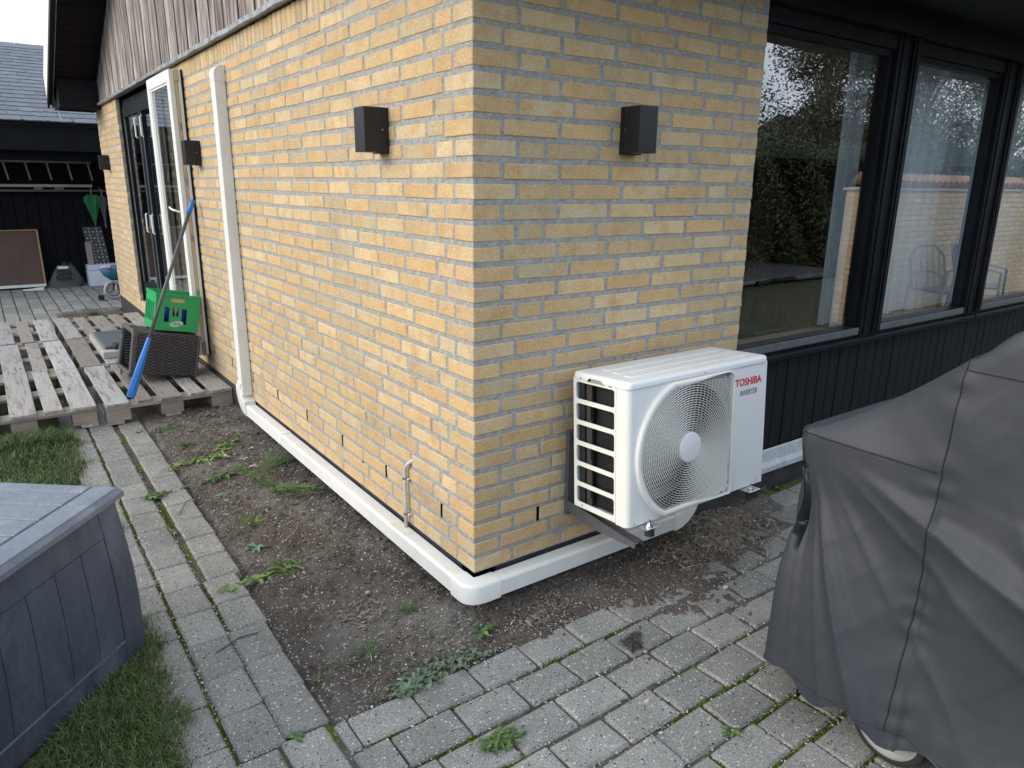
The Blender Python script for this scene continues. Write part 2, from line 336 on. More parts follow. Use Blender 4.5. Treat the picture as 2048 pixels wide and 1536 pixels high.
def fbm(x, y, s, o=4):
    return mnoise.fractal(Vector((x * s, y * s, .37)), 1.0, 2.0, o)
def grid_sheet(name, xs, ys, zf, m, keep=None):
    nx, ny = len(xs), len(ys); vs = [(x, y, zf(x, y)) for y in ys for x in xs]; fs = []
    for j in range(ny - 1):
        for i in range(nx - 1):
            if keep is None or keep(.5 * (xs[i] + xs[i + 1]), .5 * (ys[j] + ys[j + 1])): fs.append((j * nx + i, j * nx + i + 1, (j + 1) * nx + i + 1, (j + 1) * nx + i))
    me = bpy.data.meshes.new(name); me.from_pydata(vs, [], fs); me.materials.append(m)
    me.polygons.foreach_set('use_smooth', [True] * len(fs)); me.update()
    bm = bmesh.new(); bm.from_mesh(me); bmesh.ops.delete(bm, geom=[v for v in bm.verts if not v.link_faces], context='VERTS'); bm.to_mesh(me); bm.free()
    return link(name, me)

# soil bed along both walls (height chosen so that it spills raggedly over the first pavers)
def soil_z(x, y):
    n = .012 * fbm(x, y, 7) + .008 * fbm(x + 9, y, 26, 3) + .0045 * fbm(x, y + 5, 80, 2)
    z = -.172
    if y >= -.02:                                    # beside the gable wall
        t = max(0, min(1, (x + .60) / .5)); z = -.178 + .030 * t
    else:
        t = max(0, min(1, (y + .30) / .28)); z = -.185 + .030 * t
    if x > -.05 and y < .02:                         # in front of the window wall: soil lies over the pavers
        f = max(0, min(1, (x - .25) / .45)); g = max(0, min(1, (y + .62 - .18 * max(0, min(1, (x - .9) / .3))) / .34))
        if x > 1.1: g *= max(0, min(1, (1.62 - x) / .32))
        z = max(z, -.192 + .034 * f * g)
        if x > .8: z += .035 * math.exp(-((x - 1.28) ** 2 / .045 + (y + .03) ** 2 / .02))
    if x < -.58: z -= .05 * min(1, (-.58 - x) / .1)
    if y < -.22 and x < .1: z -= .06 * min(1, (-.22 - y) / .12)
    return z + n
xs = list(np.arange(-.70, 1.80, .0125)); ys = list(np.arange(-.75, .14, .0125))
soil = grid_sheet('soil_bed', xs, ys, soil_z, m_soil, keep=lambda x, y: not (x > .03 and y > .11))
struct(soil)
xs2 = list(np.arange(-.70, .03, .0125)); ys2 = list(np.arange(.1275, 3.9, .0125))
struct(grid_sheet('soil_bed', xs2, ys2, soil_z, m_soil))

# lawn base
def lawn_edge(y): return -1.015 + .02 * math.sin(y * 5.1) + .015 * math.sin(y * 13 + 1)
struct(grid_sheet('lawn', list(np.arange(-12, -.9, .15)), list(np.arange(-8, 6.8, .15)), lambda x, y: -.178 + .008 * fbm(x, y, 3), m_lawnbase, keep=lambda x, y: x < -1.05))

# ---------------------------------------------------------------- pavers
def paver_meshes(L_, W_, n):
    out = []
    for i in range(n):
        mb = MB(); mb.cbox(-L_ / 2, L_ / 2, -W_ / 2, W_ / 2, -.05, 0, c=.0075, j=.0030); out.append(mb.mesh('paver', m_paver))
    return out
PV_L = paver_meshes(.2035, .1325, 8)           # long side along x
def place_pavers(parent, spots, limit=300):
    spots.sort(key=lambda s: (s[0] - CAM.x) ** 2 + (s[1] - CAM.y) ** 2)
    rest = MB()
    for k, (x, y, rz, sx, sy) in enumerate(spots):
        me = random.choice(PV_L)
        M = T(x, y, GZ + random.uniform(-.0028, .0028) + .004 * fbm(x, y, 1.3, 2), rz + random.gauss(0, .010), random.gauss(0, .008), random.gauss(0, .008)) @ Matrix.Diagonal((sx, sy, 1, 1))
        if k < limit: link('paver', me, parent, M)
        else:
            rest.add([M @ v.co for v in me.vertices], [tuple(p.vertices) for p in me.polygons], 0, random.random())
    if rest.v: stuff(rest.build('paver', m_paver, parent))
# garden path: three columns, long side along y
path = MB().add([(-1.10, -.24, -.1845), (-.66, -.24, -.1845), (-.66, 3.9, -.1845), (-1.10, 3.9, -.1845)], [(0, 1, 2, 3)]).build('garden_path', m_joint); struct(path)
spots = []
for cx_, off, k in ((-.712, .003, 0), (-.858, -.012, 1), (-1.002, -.135, 2)):
    y = -.22 + off
    while y < 3.9:
        xx = cx_ + .012 * max(0, min(1, (y) / 2.5)) + (.02 if k == 0 and y > .8 else 0) - (.012 if k == 0 and y < .2 else 0)
        spots.append((xx, y + .1025, math.pi / 2, 1.0, 1.0)); y += .2065
place_pavers(path, spots)
# patio in front of the window wall
patio = MB().add([(-1.5, -3.4, -.184), (4.41, -3.4, -.184), (4.41, -.235, -.184), (-1.5, -.235, -.184)], [(0, 1, 2, 3)])
patio.add([(1.16, -.235, -.184), (4.41, -.235, -.184), (4.41, .10, -.184), (1.16, .10, -.184)], [(0, 1, 2, 3)])
patio = patio.build('patio', m_joint); struct(patio)
spots = []
for r_ in range(-1, 16):
    yc = -.3085 - .1435 * (r_ - 1) if r_ >= 1 else (-.168 if r_ == 0 else -.028)
    off = (.018 + .0738 * (r_ - 1)) % .2115
    if r_ == 0: off = .160
    if r_ == -1: off = .10
    k = -12
    while True:
        x0 = off + .2115 * k; k += 1
        if x0 > 4.3: break
        x1 = x0 + .2115; xlo = -.66 if r_ >= 1 else 1.17
        if r_ <= -0: xlo = 1.17 if r_ == 0 else 1.46
        if r_ >= 7: xlo = -1.4
        if x1 < xlo + .03 or x0 < xlo - .18: continue
        if x0 < xlo: spots.append(((xlo + x1) / 2, yc, 0, (x1 - xlo - .008) / .2035, 1.0))
        else: spots.append(((x0 + x1) / 2, yc, 0, 1, 1))
# path carries on beside the first patio rows
for r_ in range(1, 7):
    for cx_ in (-.737, -.883, -1.03): spots.append((cx_ - .004 * r_, -.33 - .2065 * (r_ - 1) - (.0 if cx_ > -.8 else .01 if cx_ > -.95 else .13), math.pi / 2, 1, 1)) if -.33 - .2065 * (r_ - 1) > -1.2 else None
place_pavers(patio, spots)
# far yard
yard = MB().add([(-6, 3.7, -.1845), (3.2, 3.7, -.1845), (3.2, 13.2, -.1845), (-6, 13.2, -.1845)], [(0, 1, 2, 3)]).build('yard_paving', m_joint); struct(yard)
spots = []
for i in range(-12, 8):
    off = random.uniform(0, .2)
    y = 5.2 + (i % 2) * .1
    while y < 11.0:
        x = -.858 + .144 * i
        if not (x > -.62 and 7.2 < y < 8.15 and x < .05) and not (x > .05 and y < 8.2): spots.append((x, y, math.pi / 2, 1, 1))
        y += .2065
place_pavers(yard, spots)
# dirt patch where pavers are missing, by the house's far corner
dp = grid_sheet('dirt_patch', list(np.arange(-.72, .0, .03)), list(np.arange(6.85, 8.25, .03)), lambda x, y: -.168 + .02 * fbm(x, y, 6) - .03 * max(0, abs(x + .3) - .28), m_soil); struct(dp)

# ================================================================ HOUSE
house = thing('brick_house', 'yellow brick house with dark roof overhang and weathered gable boards', 'house')
OY0, OY1, OZ0, OZ1 = 4.50, 6.67, .105, 2.165       # terrace door opening in the gable wall
WX, WY, WT = 1.428, 8.13, 2.165
BX = {}
def brick_mesh(Lb, Db, Hb=.0545, kind=''):
    if Hb < .06: Hb = .0500
    if kind != 'corner': Lb, Db = (Lb - .004, Db) if Lb > .06 else (.0505, Db)
    key = (round(Lb, 3), round(Db, 3), round(Hb, 3))
    if key not in BX:
        BX[key] = []
        for i in range(5 if Lb > .2 else 3):
            mb = MB(); mb.cbox(-Lb / 2, Lb / 2, -Db / 2, Db / 2, -Hb / 2, Hb / 2, c=.0028, j=.0013); BX[key].append(mb.mesh('brick', m_brick))
    return random.choice(BX[key])
bricks = []    # (centre, rz, L, D, H, wall)
def rows(n):
    return n * C + .027
for n in range(0, 31):
    z = rows(n)
    # corner brick and right wall
    if n % 2: right = [(0.12 + .24 * k, .348 + .24 * k) for k in range(5)] + [(1.32, 1.428)]; cor = (.108, .168)
    elif n % 4 == 2: right = [(.18, .288)] + [(.30 + .24 * k, .528 + .24 * k) for k in range(4)] + [(1.26, 1.428)]; cor = (.168, .108)
    else: right = [(.18 + .24 * k, .408 + .24 * k) for k in range(4)] + [(1.14, 1.248), (1.26, 1.428)]; cor = (.168, .108)
    bricks.append((cor[0] / 2, cor[1] / 2, z, 0, cor[0], cor[1], .0545, 1))
    for a, b in right: bricks.append(((a + b) / 2, .054, z, 0, b - a, .108, .0545, 1))
    if n % 4 == 3: s = .18; left = [(.18, .288)]; s = .30
    elif n % 4 == 1: left = []; s = .18
    else: left = [(.12, .228)]; s = .24
    while s < WY - .03:
        e = min(s + .228, WY); left.append((s, e)); s += .24
    for a, b in left:
        for (p, q) in (((a, min(b, OY0)), (max(a, OY1), b)) if OZ0 < z < OZ1 else ((a, b),)):
            if q - p > .02: bricks.append((.054, (p + q) / 2, z, math.pi / 2, q - p, .108, .0545, 0))
for k in range(int(WX / C)):                                            # soldier course
    bricks.append((.027 + C * k, .054, 31 * C + .049, 0, .0545, .108, .098, 1))
for k in range(2, int(WY / C)):
    y = .027 + C * k
    if OY0 - .02 < y < OY1 + .02: continue
    bricks.append((.054, y, 31 * C + .049, math.pi / 2, .0545, .108, .098, 0))
def score(b):
    p = Vector(b[:3]) - CAM; dx = sum(AX[0][i] * p[i] for i in range(3)); dy = sum(AX[1][i] * p[i] for i in range(3)); dz = sum(AX[2][i] * p[i] for i in range(3))
    if dz < .1: return 0
    u, v = dx / dz, dy / dz
    if abs(u) > .74 or abs(v) > .56: return 0
    nrm = Vector((0, -1, 0)) if b[7] else Vector((-1, 0, 0))
    return b[4] * b[6] * abs(nrm.dot(p.normalized())) / p.length_squared
bricks.sort(key=score, reverse=True)
wallL = MB(); wallR = MB(); F = .0030                                    # mortar face recessed behind the brick faces
wallR.box(F, WX - F, F, .105, -.002, WT - .004)
for (a, b, c, d) in ((.106, OY0, -.002, WT - .004), (OY1, WY - F, -.002, WT - .004), (OY0, OY1, -.002, OZ0)):
    wallL.box(F, .105, a, b, c, d)
wR = wallR.build('wall', m_mortar, house); wL = wallL.build('wall', m_mortar, house)
restL, restR = MB(), MB()
for k, b in enumerate(bricks):
    isc = b[0] < .09 and b[1] < .09; me = brick_mesh(b[4], b[5], b[6], 'corner' if isc else '')
    M = T(b[0] + (random.gauss(0, .0007) if b[7] == 0 else random.gauss(0, .001)), b[1] + (random.gauss(0, .0007) if b[7] else 0), b[2] + random.gauss(0, .0010), b[3] + random.gauss(0, .0022), random.gauss(0, .003), random.gauss(0, .003))
    if k < 300: link('brick', me, wR if b[7] else wL, M)
    else: (restR if b[7] else restL).add([M @ v.co for v in me.vertices], [tuple(p.vertices) for p in me.polygons], 0, random.random() * .98 + .01)
stuff(restL.build('brick', m_brick, wL)); stuff(restR.build('brick', m_brick, wR))
# open weep joints
for s in np.arange(.24, 8.0, .48):
    if OY0 < s < OY1: continue
    MB().box(.0006, .0062, s - .0125, s - .0005, rows(2) - .029, rows(2) + .029).build('weep_hole', m_slot, wL)
MB().box(.2885, .2995, .0006, .0062, rows(2) - .029, rows(2) + .029).build('weep_hole', m_slot, wR)
MB().box(.0006, .0062, .955, .964, rows(2) - .045, rows(2) - .031).build('weep_hole', m_slot, wL)
# plinth under the walls
pl = MB(); pl.box(.010, .10, .010, WY - .01, -.30, -.003); pl.box(.010, WX + .3, .010, .10, -.30, -.0032); pl.box(WX - .02, 9, .092, .2, -.30, -.06)
pl.build('plinth', m_plinth, house)
# cast dark strip on far plinth, proud of it
MB().box(-.004, .0095, 2.9, 8.1, -.20, -.004).build('plinth_coat', m_plinth, house)
# flashing ledge over the soldier course
fl = MB()
ny = 60
for i in range(ny):
    a, b = i * (WY + .06) / ny, (i + 1) * (WY + .06) / ny; w0, w1 = .004 * math.sin(i * 1.7), .004 * math.sin((i + 1) * 1.7)
    sec = lambda w: [(.02, 2.205), (-.012, 2.204 + w), (-.044 + w * .4, 2.192 + w), (-.043 + w * .4, 2.168 + w), (-.034, 2.166), (-.010, 2.172), (.02, 2.170)]
    s0, s1 = sec(w0), sec(w1); n_ = 7
    fl.add([(x, a, z) for x, z in s0] + [(x, b, z) for x, z in s1], [(j, j + 1, n_ + j + 1, n_ + j) for j in range(n_ - 1)])
seg_smooth(fl.build('flashing', m_lead, house), 30)
# gable cladding: wide weathered boards with dark gaps
EY = WY + .0; SL = .445                     # eave position and roof slope
def roof_z(y): return 2.434 + SL * (min(7.62 - y, y + .52 + 0) if True else 0)
def under(y): return min(2.434 + SL * (7.62 - y), 2.30 + SL * (y + .35))
clad = MB().add([(-.004, -.02, 2.19), (-.004, WY, 2.19), (-.004, WY, 2.2), (-.004, 3.7, 4.15), (-.004, -.02, 2.42)], [(0, 1, 2, 3, 4)]).build('gable_cladding', m_slot, house)
y = .02; k = 0
while y < WY - .05:
    w = .1425
    y1 = min(y + w, WY)
    j = random.uniform(-.003, .003)
    h0, h1 = under(y) + .03, under(y1) + .03
    gap = .034
    zb = 2.197 + random.uniform(-.003, .004)
    y1g = y1 - gap
    if k % 2 == 0: y1g = y1 - .006
    mb = MB(); x0 = -.012 + j * .4; x1 = .010
    mb.add([(x0, y, zb), (x0, y1g, zb), (x0, y1g, h1), (x0, y, h0), (x1, y, zb), (x1, y1g, zb), (x1, y1g, h1), (x1, y, h0)],
           [(0, 3, 2, 1), (4, 5, 6, 7), (0, 1, 5, 4), (3, 7, 6, 2), (0, 4, 7, 3), (1, 2, 6, 5)])
    mb.build('board', m_oldwood, clad); y = y1; k += 1
# roof slabs with verge, soffit and eave box
roof = MB()
XV = -.42; XR = 9.0
ridge_y = (2.434 + SL * 7.62 - 2.30 - SL * .35) / (2 * SL); zr = under(ridge_y)
def slab(y0, z0, y1, z1, t0, t1, x0=XV, x1=XR, mb=None):
    mb.add([(x, y, z + t) for x in (x0, x1) for (y, z) in ((y0, z0), (y1, z1)) for t in (t0, t1)],
           [(0, 1, 3, 2), (4, 6, 7, 5), (0, 4, 5, 1), (2, 3, 7, 6), (0, 2, 6, 4), (1, 5, 7, 3)])
slab(8.26, under(8.26), ridge_y, zr, .02, .16, mb=roof)
SK = (1.9, 8.4, .28, .96)                       # unseen roof opening, added to brighten the room behind the panes
slab(ridge_y, zr, SK[3], under(SK[3]), .021, .161, mb=roof); slab(SK[2], under(SK[2]), -.62, under(-.62), .021, .161, mb=roof)
slab(SK[3], under(SK[3]), SK[2], under(SK[2]), .021, .161, x1=SK[0], mb=roof); slab(SK[3], under(SK[3]), SK[2], under(SK[2]), .021, .161, x0=SK[1], mb=roof)
roof.build('roof', m_slate, house, fix=True)
sof = MB(); sof.box(XV + .02, -.0, 7.64, 8.25, 2.135, 2.425); sof.build('eave_box', m_black, house)
soff = MB(); slab(8.0, under(8.0), ridge_y, zr, .008, .018, x1=0.0, mb=soff); slab(ridge_y, zr, -.5, under(-.5), .008, .0185, x1=0.0, mb=soff)
soff = soff.build('soffit', m_soffit, house, fix=True)
yy = 7.60
for k in range(34):
    y0, y1 = yy, yy - .088; mb = MB(); slab(y0, under(y0), y1, under(y1), -.008, .006, x0=XV + .005, x1=-.015, mb=mb); mb.build('slat', m_soffit, soff, fix=True); yy -= .096
for (xa, xb, ta, tb, mm, nm) in ((-.455, -.425, -.03, .20, m_black, 'verge_board'), (-.475, -.4555, -.065, .215, m_black, 'verge_board'), (-.480, -.4752, -.02, .225, m_white2, 'verge_trim'), (-.4245, -.4185, -.035, -.028, m_lead, 'verge_trim')):
    mb = MB(); yl = 8.12 if nm == 'verge_board' else 8.02
    slab(yl, under(yl), ridge_y, zr, ta, tb, x0=xa, x1=xb, mb=mb); slab(ridge_y, zr, -.66, under(-.66), ta, tb, x0=xa, x1=xb, mb=mb); mb.build(nm, mm, house, fix=True)
MB().tube([(-.425, 8.1, 2.47), (-.395, 8.1, 2.20), (-.372, 8.1, 2.10), (-.365, 8.1, 2.03)], [.008, .008, .005, .004], 6).build('gutter_rod', m_white, house)
# end wall of the house, inner shell (keeps the rooms dark)
sh = MB(); sh.box(.12, 9, WY - .12, WY - .02, -.3, 2.6); sh.box(8.9, 9.0, .2, 8, -.3, 2.6); sh.box(.118, .13, .2, OY0, -.3, 2.6); sh.box(.118, .13, OY1, 8, -.3, 2.6); sh.box(1.40, 1.425, .11, .5, -.3, 2.3)
sh.build('inner_wall', m_room, house)
cl = MB(); cl.box(.12, 8.9, .24, SK[2], 2.30, 2.34); cl.box(.12, 8.9, SK[3], 8.0, 2.30, 2.34); cl.box(.12, SK[0], SK[2], SK[3], 2.30, 2.34); cl.box(SK[1], 8.9, SK[2], SK[3], 2.30, 2.34); cl.build('ceiling', m_ceil, house)
MB().box(.13, 8.9, .24, 8.0, -.16, -.10).build('floor', m_floor, house)
MB().box(1.45, 8.8, 5.0, 5.06, -.1, 2.3).build('partition', m_room, house)
MB().box(1.44, 1.46, .5, 5.0, -.1, 2.3).build('partition', m_room, house)

# ---- terrace door: black frame with two glazed leaves and a sidelight, one white leaf swung open flat on the wall
door = MB(); fr = .055
door.box(.055, .115, OY0, OY1, OZ1 - fr - .02, OZ1 - .02); door.box(.055, .115, OY0, OY1, OZ0, OZ0 + .07)
door.box(.055, .115, OY1 - fr, OY1 - .001, OZ0, OZ1); door.box(.055, .115, OY0 + .001, OY0 + fr, OZ0, OZ1)
door.box(.030, .05, OY1 - .045, OY1 - .0015, OZ0, OZ1 - .01)
door = door.build('terrace_door', m_black, house)
def leaf(y0, y1, m_f, x0, x1, parent, st=.095, bot=.30):
    z0, z1 = OZ0 + .075, OZ1 - fr - .025
    f = MB(); f.box(x0, x1, y0, y0 + st, z0, z1); f.box(x0, x1, y1 - st, y1, z0, z1); f.box(x0, x1, y0 + st, y1 - st, z1 - .10, z1); f.box(x0, x1, y0 + st, y1 - st, z0, z0 + .16)
    f.build('leaf_frame', m_f, parent)
    MB().box(x0 + .018, x0 + .022, y0 + st - .001, y1 - st + .001, z0 + .158, z1 - .098).build('glass_pane', m_glass2, parent)
leaf(5.72, OY1 - fr - .005, m_black, .045, .095, door); leaf(4.84, 5.715, m_black, .045, .095, door)
MB().box(.04, .1, 4.56, 4.835, OZ0 + .07, OZ1 - .08).build('sidelight', m_black, door)
for yb in (OY1 - fr - .105, 5.63, 5.80, 4.94):
    MB().box(.0405, .0448, yb, yb + .012, OZ0 + .24, OZ1 - .20).build('glazing_bead', m_alu, door)
for (yh, zh) in ((5.86, 1.85), (5.58, 1.85), (5.86, .98), (5.58, .98)):
    MB().tube([(.035, yh, zh - .09), (.022, yh, zh - .08), (.022, yh, zh + .08), (.035, yh, zh + .09)], .008, 6).build('door_handle', m_white, door)
MB().cbox(.028, .045, 5.68, 5.76, .93, 1.06, .004).build('lock_case', m_alu, door)
cu = MB()                                                   # curtain behind the terrace door
for i in range(60):
    a = OY0 + .03 + i * (OY1 - OY0 - .06) / 60; b = a + (OY1 - OY0 - .06) / 60
    cu.add([(.26 + .02 * math.sin(i * 1.9), a, .12), (.26 + .02 * math.sin((i + 1) * 1.9), b, .12), (.26 + .02 * math.sin((i + 1) * 1.9), b, 2.1), (.26 + .02 * math.sin(i * 1.9), a, 2.1)], [(0, 1, 2, 3)])
tag(cu.build('curtain', mat('grey_curtain', (.16, .17, .17), rough=.9)), 'grey curtain hanging behind the black terrace door glass', 'curtain')
ow = MB(); LY0, LY1, LZ0, LZ1 = 3.705, 4.50, .105, 2.118
wl_ = bpy.data.objects.new('open_door_leaf', None); COL.objects.link(wl_); wl_.parent = house; wl_['label'] = 'white inner side of a door leaf swung open against the brick wall'
def fr4(mb, x0, x1, y0, y1, z0, z1, st, tp, bt):
    mb.cbox(x0, x1, y0, y0 + st, z0, z1, .003); mb.cbox(x0, x1, y1 - st, y1, z0, z1, .003); mb.box(x0 + .001, x1 - .001, y0 + st, y1 - st, z1 - tp, z1 - .0005); mb.box(x0 + .001, x1 - .001, y0 + st, y1 - st, z0 + .0005, z0 + bt)
f = MB(); fr4(f, -.092, -.060, LY0, LY1, LZ0, LZ1, .085, .075, .16); f.build('leaf_frame', m_white2, wl_)
f = MB(); fr4(f, -.0845, -.070, LY0 + .083, LY1 - .083, LZ0 + .158, LZ1 - .073, .018, .018, .02); f.build('glazing_bead', m_white, wl_)
MB().box(-.076, -.073, LY0 + .08, LY1 - .08, LZ0 + .15, LZ1 - .07).build('glass_pane', m_glass2, wl_)
f = MB(); fr4(f, -.0585, -.036, LY0 + .006, LY1 - .006, LZ0, LZ1 - .002, .07, .06, .14); f.build('core', m_bare, wl_)
MB().cbox(-.058, -.030, LY0 - .004, LY0 + .05, LZ1 - .075, LZ1 + .004, .002).build('corner_block', m_bare, wl_)
MB().cbox(-.058, -.030, LY0 - .003, LY0 + .05, LZ0 - .004, LZ0 + .10, .002).build('corner_block', m_plankgrey, wl_)
f = MB(); fr4(f, -.0345, -.014, LY0, LY1, LZ0, LZ1, .085, .075, .16); f.build('outer_frame', m_white2, wl_)
f = MB(); fr4(f, -.0125, -.003, LY0 - .002, LY1, LZ0 - .004, LZ1 + .004, .085, .075, .16); f.build('outer_face', m_black, wl_)
f = MB(); 
for zz in (.55, .95, 1.35, 1.72): f.box(-.050, -.043, LY0 - .0012, LY0 + .01, zz, zz + .05)
f.build('strike_plate', m_alu, wl_)
MB().tube([(-.094, 3.80, 1.16), (-.125, 3.80, 1.17), (-.14, 3.86, 1.18), (-.135, 3.93, 1.19)], .007, 8).build('door_handle', m_white, wl_)

# ---- window front: black frames, panes, sill, black boarding, white base rail
WXE = 8.6; MX = [(1.429, 1.50), (2.600, 2.795), (3.875, 4.085), (5.16, 5.37), (6.44, 6.65), (7.72, 7.93)]
MB().box(WX + .001, WXE, .03, .20, 2.128, 2.60).build('fascia', m_black, house)
MB().box(WX + .0012, WXE, -.60, .029, 2.245, 2.27).build('eave_soffit', m_black, house)
for i in range(len(MX) - 1):
    a = MX[i][1] if i else 1.4295; b = MX[i + 1][0]
    win = MB(); xa, xb = a, b
    win.box(xa, xb, .085, .15, 2.062, 2.125); win.box(xa, xb, .105, .15, 2.03, 2.061)
    win.box(xa, xb, .085, .15, .585, .640)
    if i: win.box(xa, xa + .03, .10, .15, .641, 2.029)
    win.box(xb - .032, xb, .10, .15, .641, 2.029)
    win = win.build('window', m_black, house)
    MB().box(xa + .003, xb - .003, .128, .131, .60, 2.05).build('pane', m_glass, win)
    MB().box(xb - .010, xb - .0005, .151, .160, .641, 2.05).build('spacer', m_alu, win)
    MB().cbox(xa - (.1 if i else 0), xb + .098, .040, .125, .556, .583, .004).build('sill', m_black, win)
    MB().cbox(xa, xb, .078, .0845, .596, .636, .002).build('sill_bead', mat('grey_bead', (.10, .105, .12), (.14, .145, .16), scale=30, rough=.35), win)
    MB().box(xa, xb, .162, .34, .585, .600).build('inner_sill', mat('inner_sill_wood', (.30, .22, .13), rough=.5), win)
    mu = MB(); x0, x1 = MX[i + 1]
    mu.box(x0 + .002, x1 - .002, .075, .16, .584, 2.127); mu.box(x0 + .035, x0 + .05, .068, .0752, .60, 2.126); mu.box(x1 - .07, x1 - .055, .060, .0752, .60, 2.126); mu.box(x1 - .045, x1 - .012, .055, .0752, .60, 2.126)
    mu.build('mullion', m_black, house)
ap = MB().box(WX + .001, WXE, .128, .16, .04, .556).build('apron_cladding', m_slot, house)
x = WX + .004; k = 0
while x < 5.2:
    MB().cbox(x, x + .0905, .108 + random.uniform(-.0015, .0015), .127, .058 + random.uniform(-.003, .003), .554, .003).build('board', m_blackwood, ap); x += .0965
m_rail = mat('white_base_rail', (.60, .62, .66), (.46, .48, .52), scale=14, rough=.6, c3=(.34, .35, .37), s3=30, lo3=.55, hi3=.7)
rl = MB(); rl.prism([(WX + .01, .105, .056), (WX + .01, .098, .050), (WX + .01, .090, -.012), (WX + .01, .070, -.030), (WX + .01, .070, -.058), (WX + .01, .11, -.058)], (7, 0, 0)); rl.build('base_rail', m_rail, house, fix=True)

# ---- things in the room behind the panes
def curtain(x0, x1, y, label, amp=.018, wl=.085):
    mb = MB(); n_ = max(2, int((x1 - x0) / .02))
    P = [(x0 + (x1 - x0) * i / n_, y + amp * math.sin(i * .02 / wl * 2 * math.pi * (1 + .25 * math.sin(i * .13)) + x0)) for i in range(n_ + 1)]
    for i in range(n_): mb.add([(P[i][0], P[i][1], .60), (P[i + 1][0], P[i + 1][1], .60), (P[i + 1][0], P[i + 1][1], 2.22), (P[i][0], P[i][1], 2.22)], [(0, 1, 2, 3)])
    o = mb.build('curtain', m_curtain, None, smooth=True); tag(o, label, 'curtain', 'sheer curtains behind the window panes')
curtain(2.66, 2.86, .36, 'narrow pale curtain strip behind the first window pane'); curtain(3.02, 4.34, .36, 'wide pleated sheer curtain behind the middle window pane', .022)
curtain(4.42, 6.2, .36, 'sheer curtain behind the window pane above the grill cover', .022)
tb = thing('dining_table', 'grey topped dining table seen through the first window pane', 'table')
MB().cbox(1.9, 5.4, 1.75, 2.75, .585, .62, .008).build('tabletop', m_table, tb)
for (lx, ly) in ((2.1, 1.9), (5.2, 1.9), (2.1, 2.6), (5.2, 2.6)): MB().box(lx - .035, lx + .035, ly - .035, ly + .035, -.10, .584).build('leg', m_darkwood, tb)
def chair(x, y, rz, m_, label, arm=None, arc=True):
    t = thing('chair', label, 'chair', 'chairs at the dining table', (x, y, -.10)); t.rotation_euler = (0, 0, rz)
    MB().cbox(-.22, .22, -.21, .21, .43, .465, .01).build('seat', m_, t)
    for sx in (-1, 1):
        for sy in (-1, 1): MB().tube([(sx * .17, sy * .16, .43), (sx * .22, sy * .21, 0)], [.018, .012], 8).build('leg', m_, t)
    MB().tube([(-.24, .20, .82), (-.12, .26, .84), (.12, .26, .84), (.24, .20, .82)], .02, 8).build('top_rail', m_, t)
    for k in range(5): MB().tube([(-.16 + .08 * k, .19, .46), (-.18 + .09 * k, .235, .82)], .008, 6).build('spindle', m_, t)
    if arm:
        MB().tube([(-.27, -.16, .70), (-.28, .05, .71), (-.2, .22, .72), (0, .27, .73), (.2, .22, .72), (.28, .05, .71), (.27, -.16, .70)], .019, 8).build('armrest', arm, t)
        for sx in (-1, 1): MB().tube([(sx * .20, -.15, .46), (sx * .25, -.12, .58), (sx * .27, -.08, .70)], .015, 8).build('arm_post', arm, t)
chair(2.35, 1.25, R(175), m_darkwood, 'dark chair with pale curved wooden armrest nearest the window', m_lightwood); chair(3.35, 1.35, R(182), m_darkwood, 'dark spindle back chair between the armchair and the curtain'); chair(2.9, 3.1, R(5), m_darkwood, 'dark chair on the far side of the grey table')
wk = thing('wicker_armchair', 'light wicker armchair at the far end of the grey table', 'armchair', None, (5.0, 3.1, -.10)); wk.rotation_euler = (0, 0, R(-30))
MB().cbox(-.3, .3, -.28, .28, .25, .44, .03).build('seat', m_rattan, wk); MB().cbox(-.3, .3, .22, .30, .44, .98, .02).build('backrest', mat('pale_wicker', (.30, .26, .22), (.16, .14, .12), scale=60, rough=.8, stretch=(1, 1, 3)), wk)
for sx in (-1, 1): MB().tube([(sx * .29, -.28, .25), (sx * .3, -.28, .66), (sx * .3, .1, .70), (sx * .29, .25, .98)], .025, 8).build('armrest', m_rattan, wk)

# ================================================================ WALL LAMPS
def wall_lamp(loc, rz, label):
    t = thing('wall_lamp', label, 'lamp', 'black wall lamps', loc); t.rotation_euler = (0, 0, rz)      # local -Y faces away from the wall
    MB().cbox(-.044, .044, -.100, -.030, -.080, .078, .0012).build('lamp_body', m_lamp, t)
    MB().cbox(-.043, .043, -.0295, -.0005, -.084, .078, .001).build('back_plate', m_lamp, t)
    MB().tube([(.0435, -.028, 0), (.0462, -.028, 0)], .003, 6).build('screw', m_zinc, t)
    MB().tube([(-.0435, -.028, 0), (-.0462, -.028, 0)], .003, 6).build('screw', m_zinc, t)
    MB().tube([(0, -.065, -.0808), (0, -.065, -.0802)], .025, 16).build('lens', m_alu, t)
wall_lamp((0, .620, 1.575), R(-90), 'black box wall lamp on the gable wall nearest the house corner')
wall_lamp((.672, 0, 1.577), 0, 'black box wall lamp on the brick pier left of the window')
wall_lamp((0, 3.46, 1.565), R(-90), 'black box wall lamp between the white pipe cover and the open white leaf')
wall_lamp((0, 7.60, 1.565), R(-90), 'small black wall lamp at the far end beyond the terrace door')

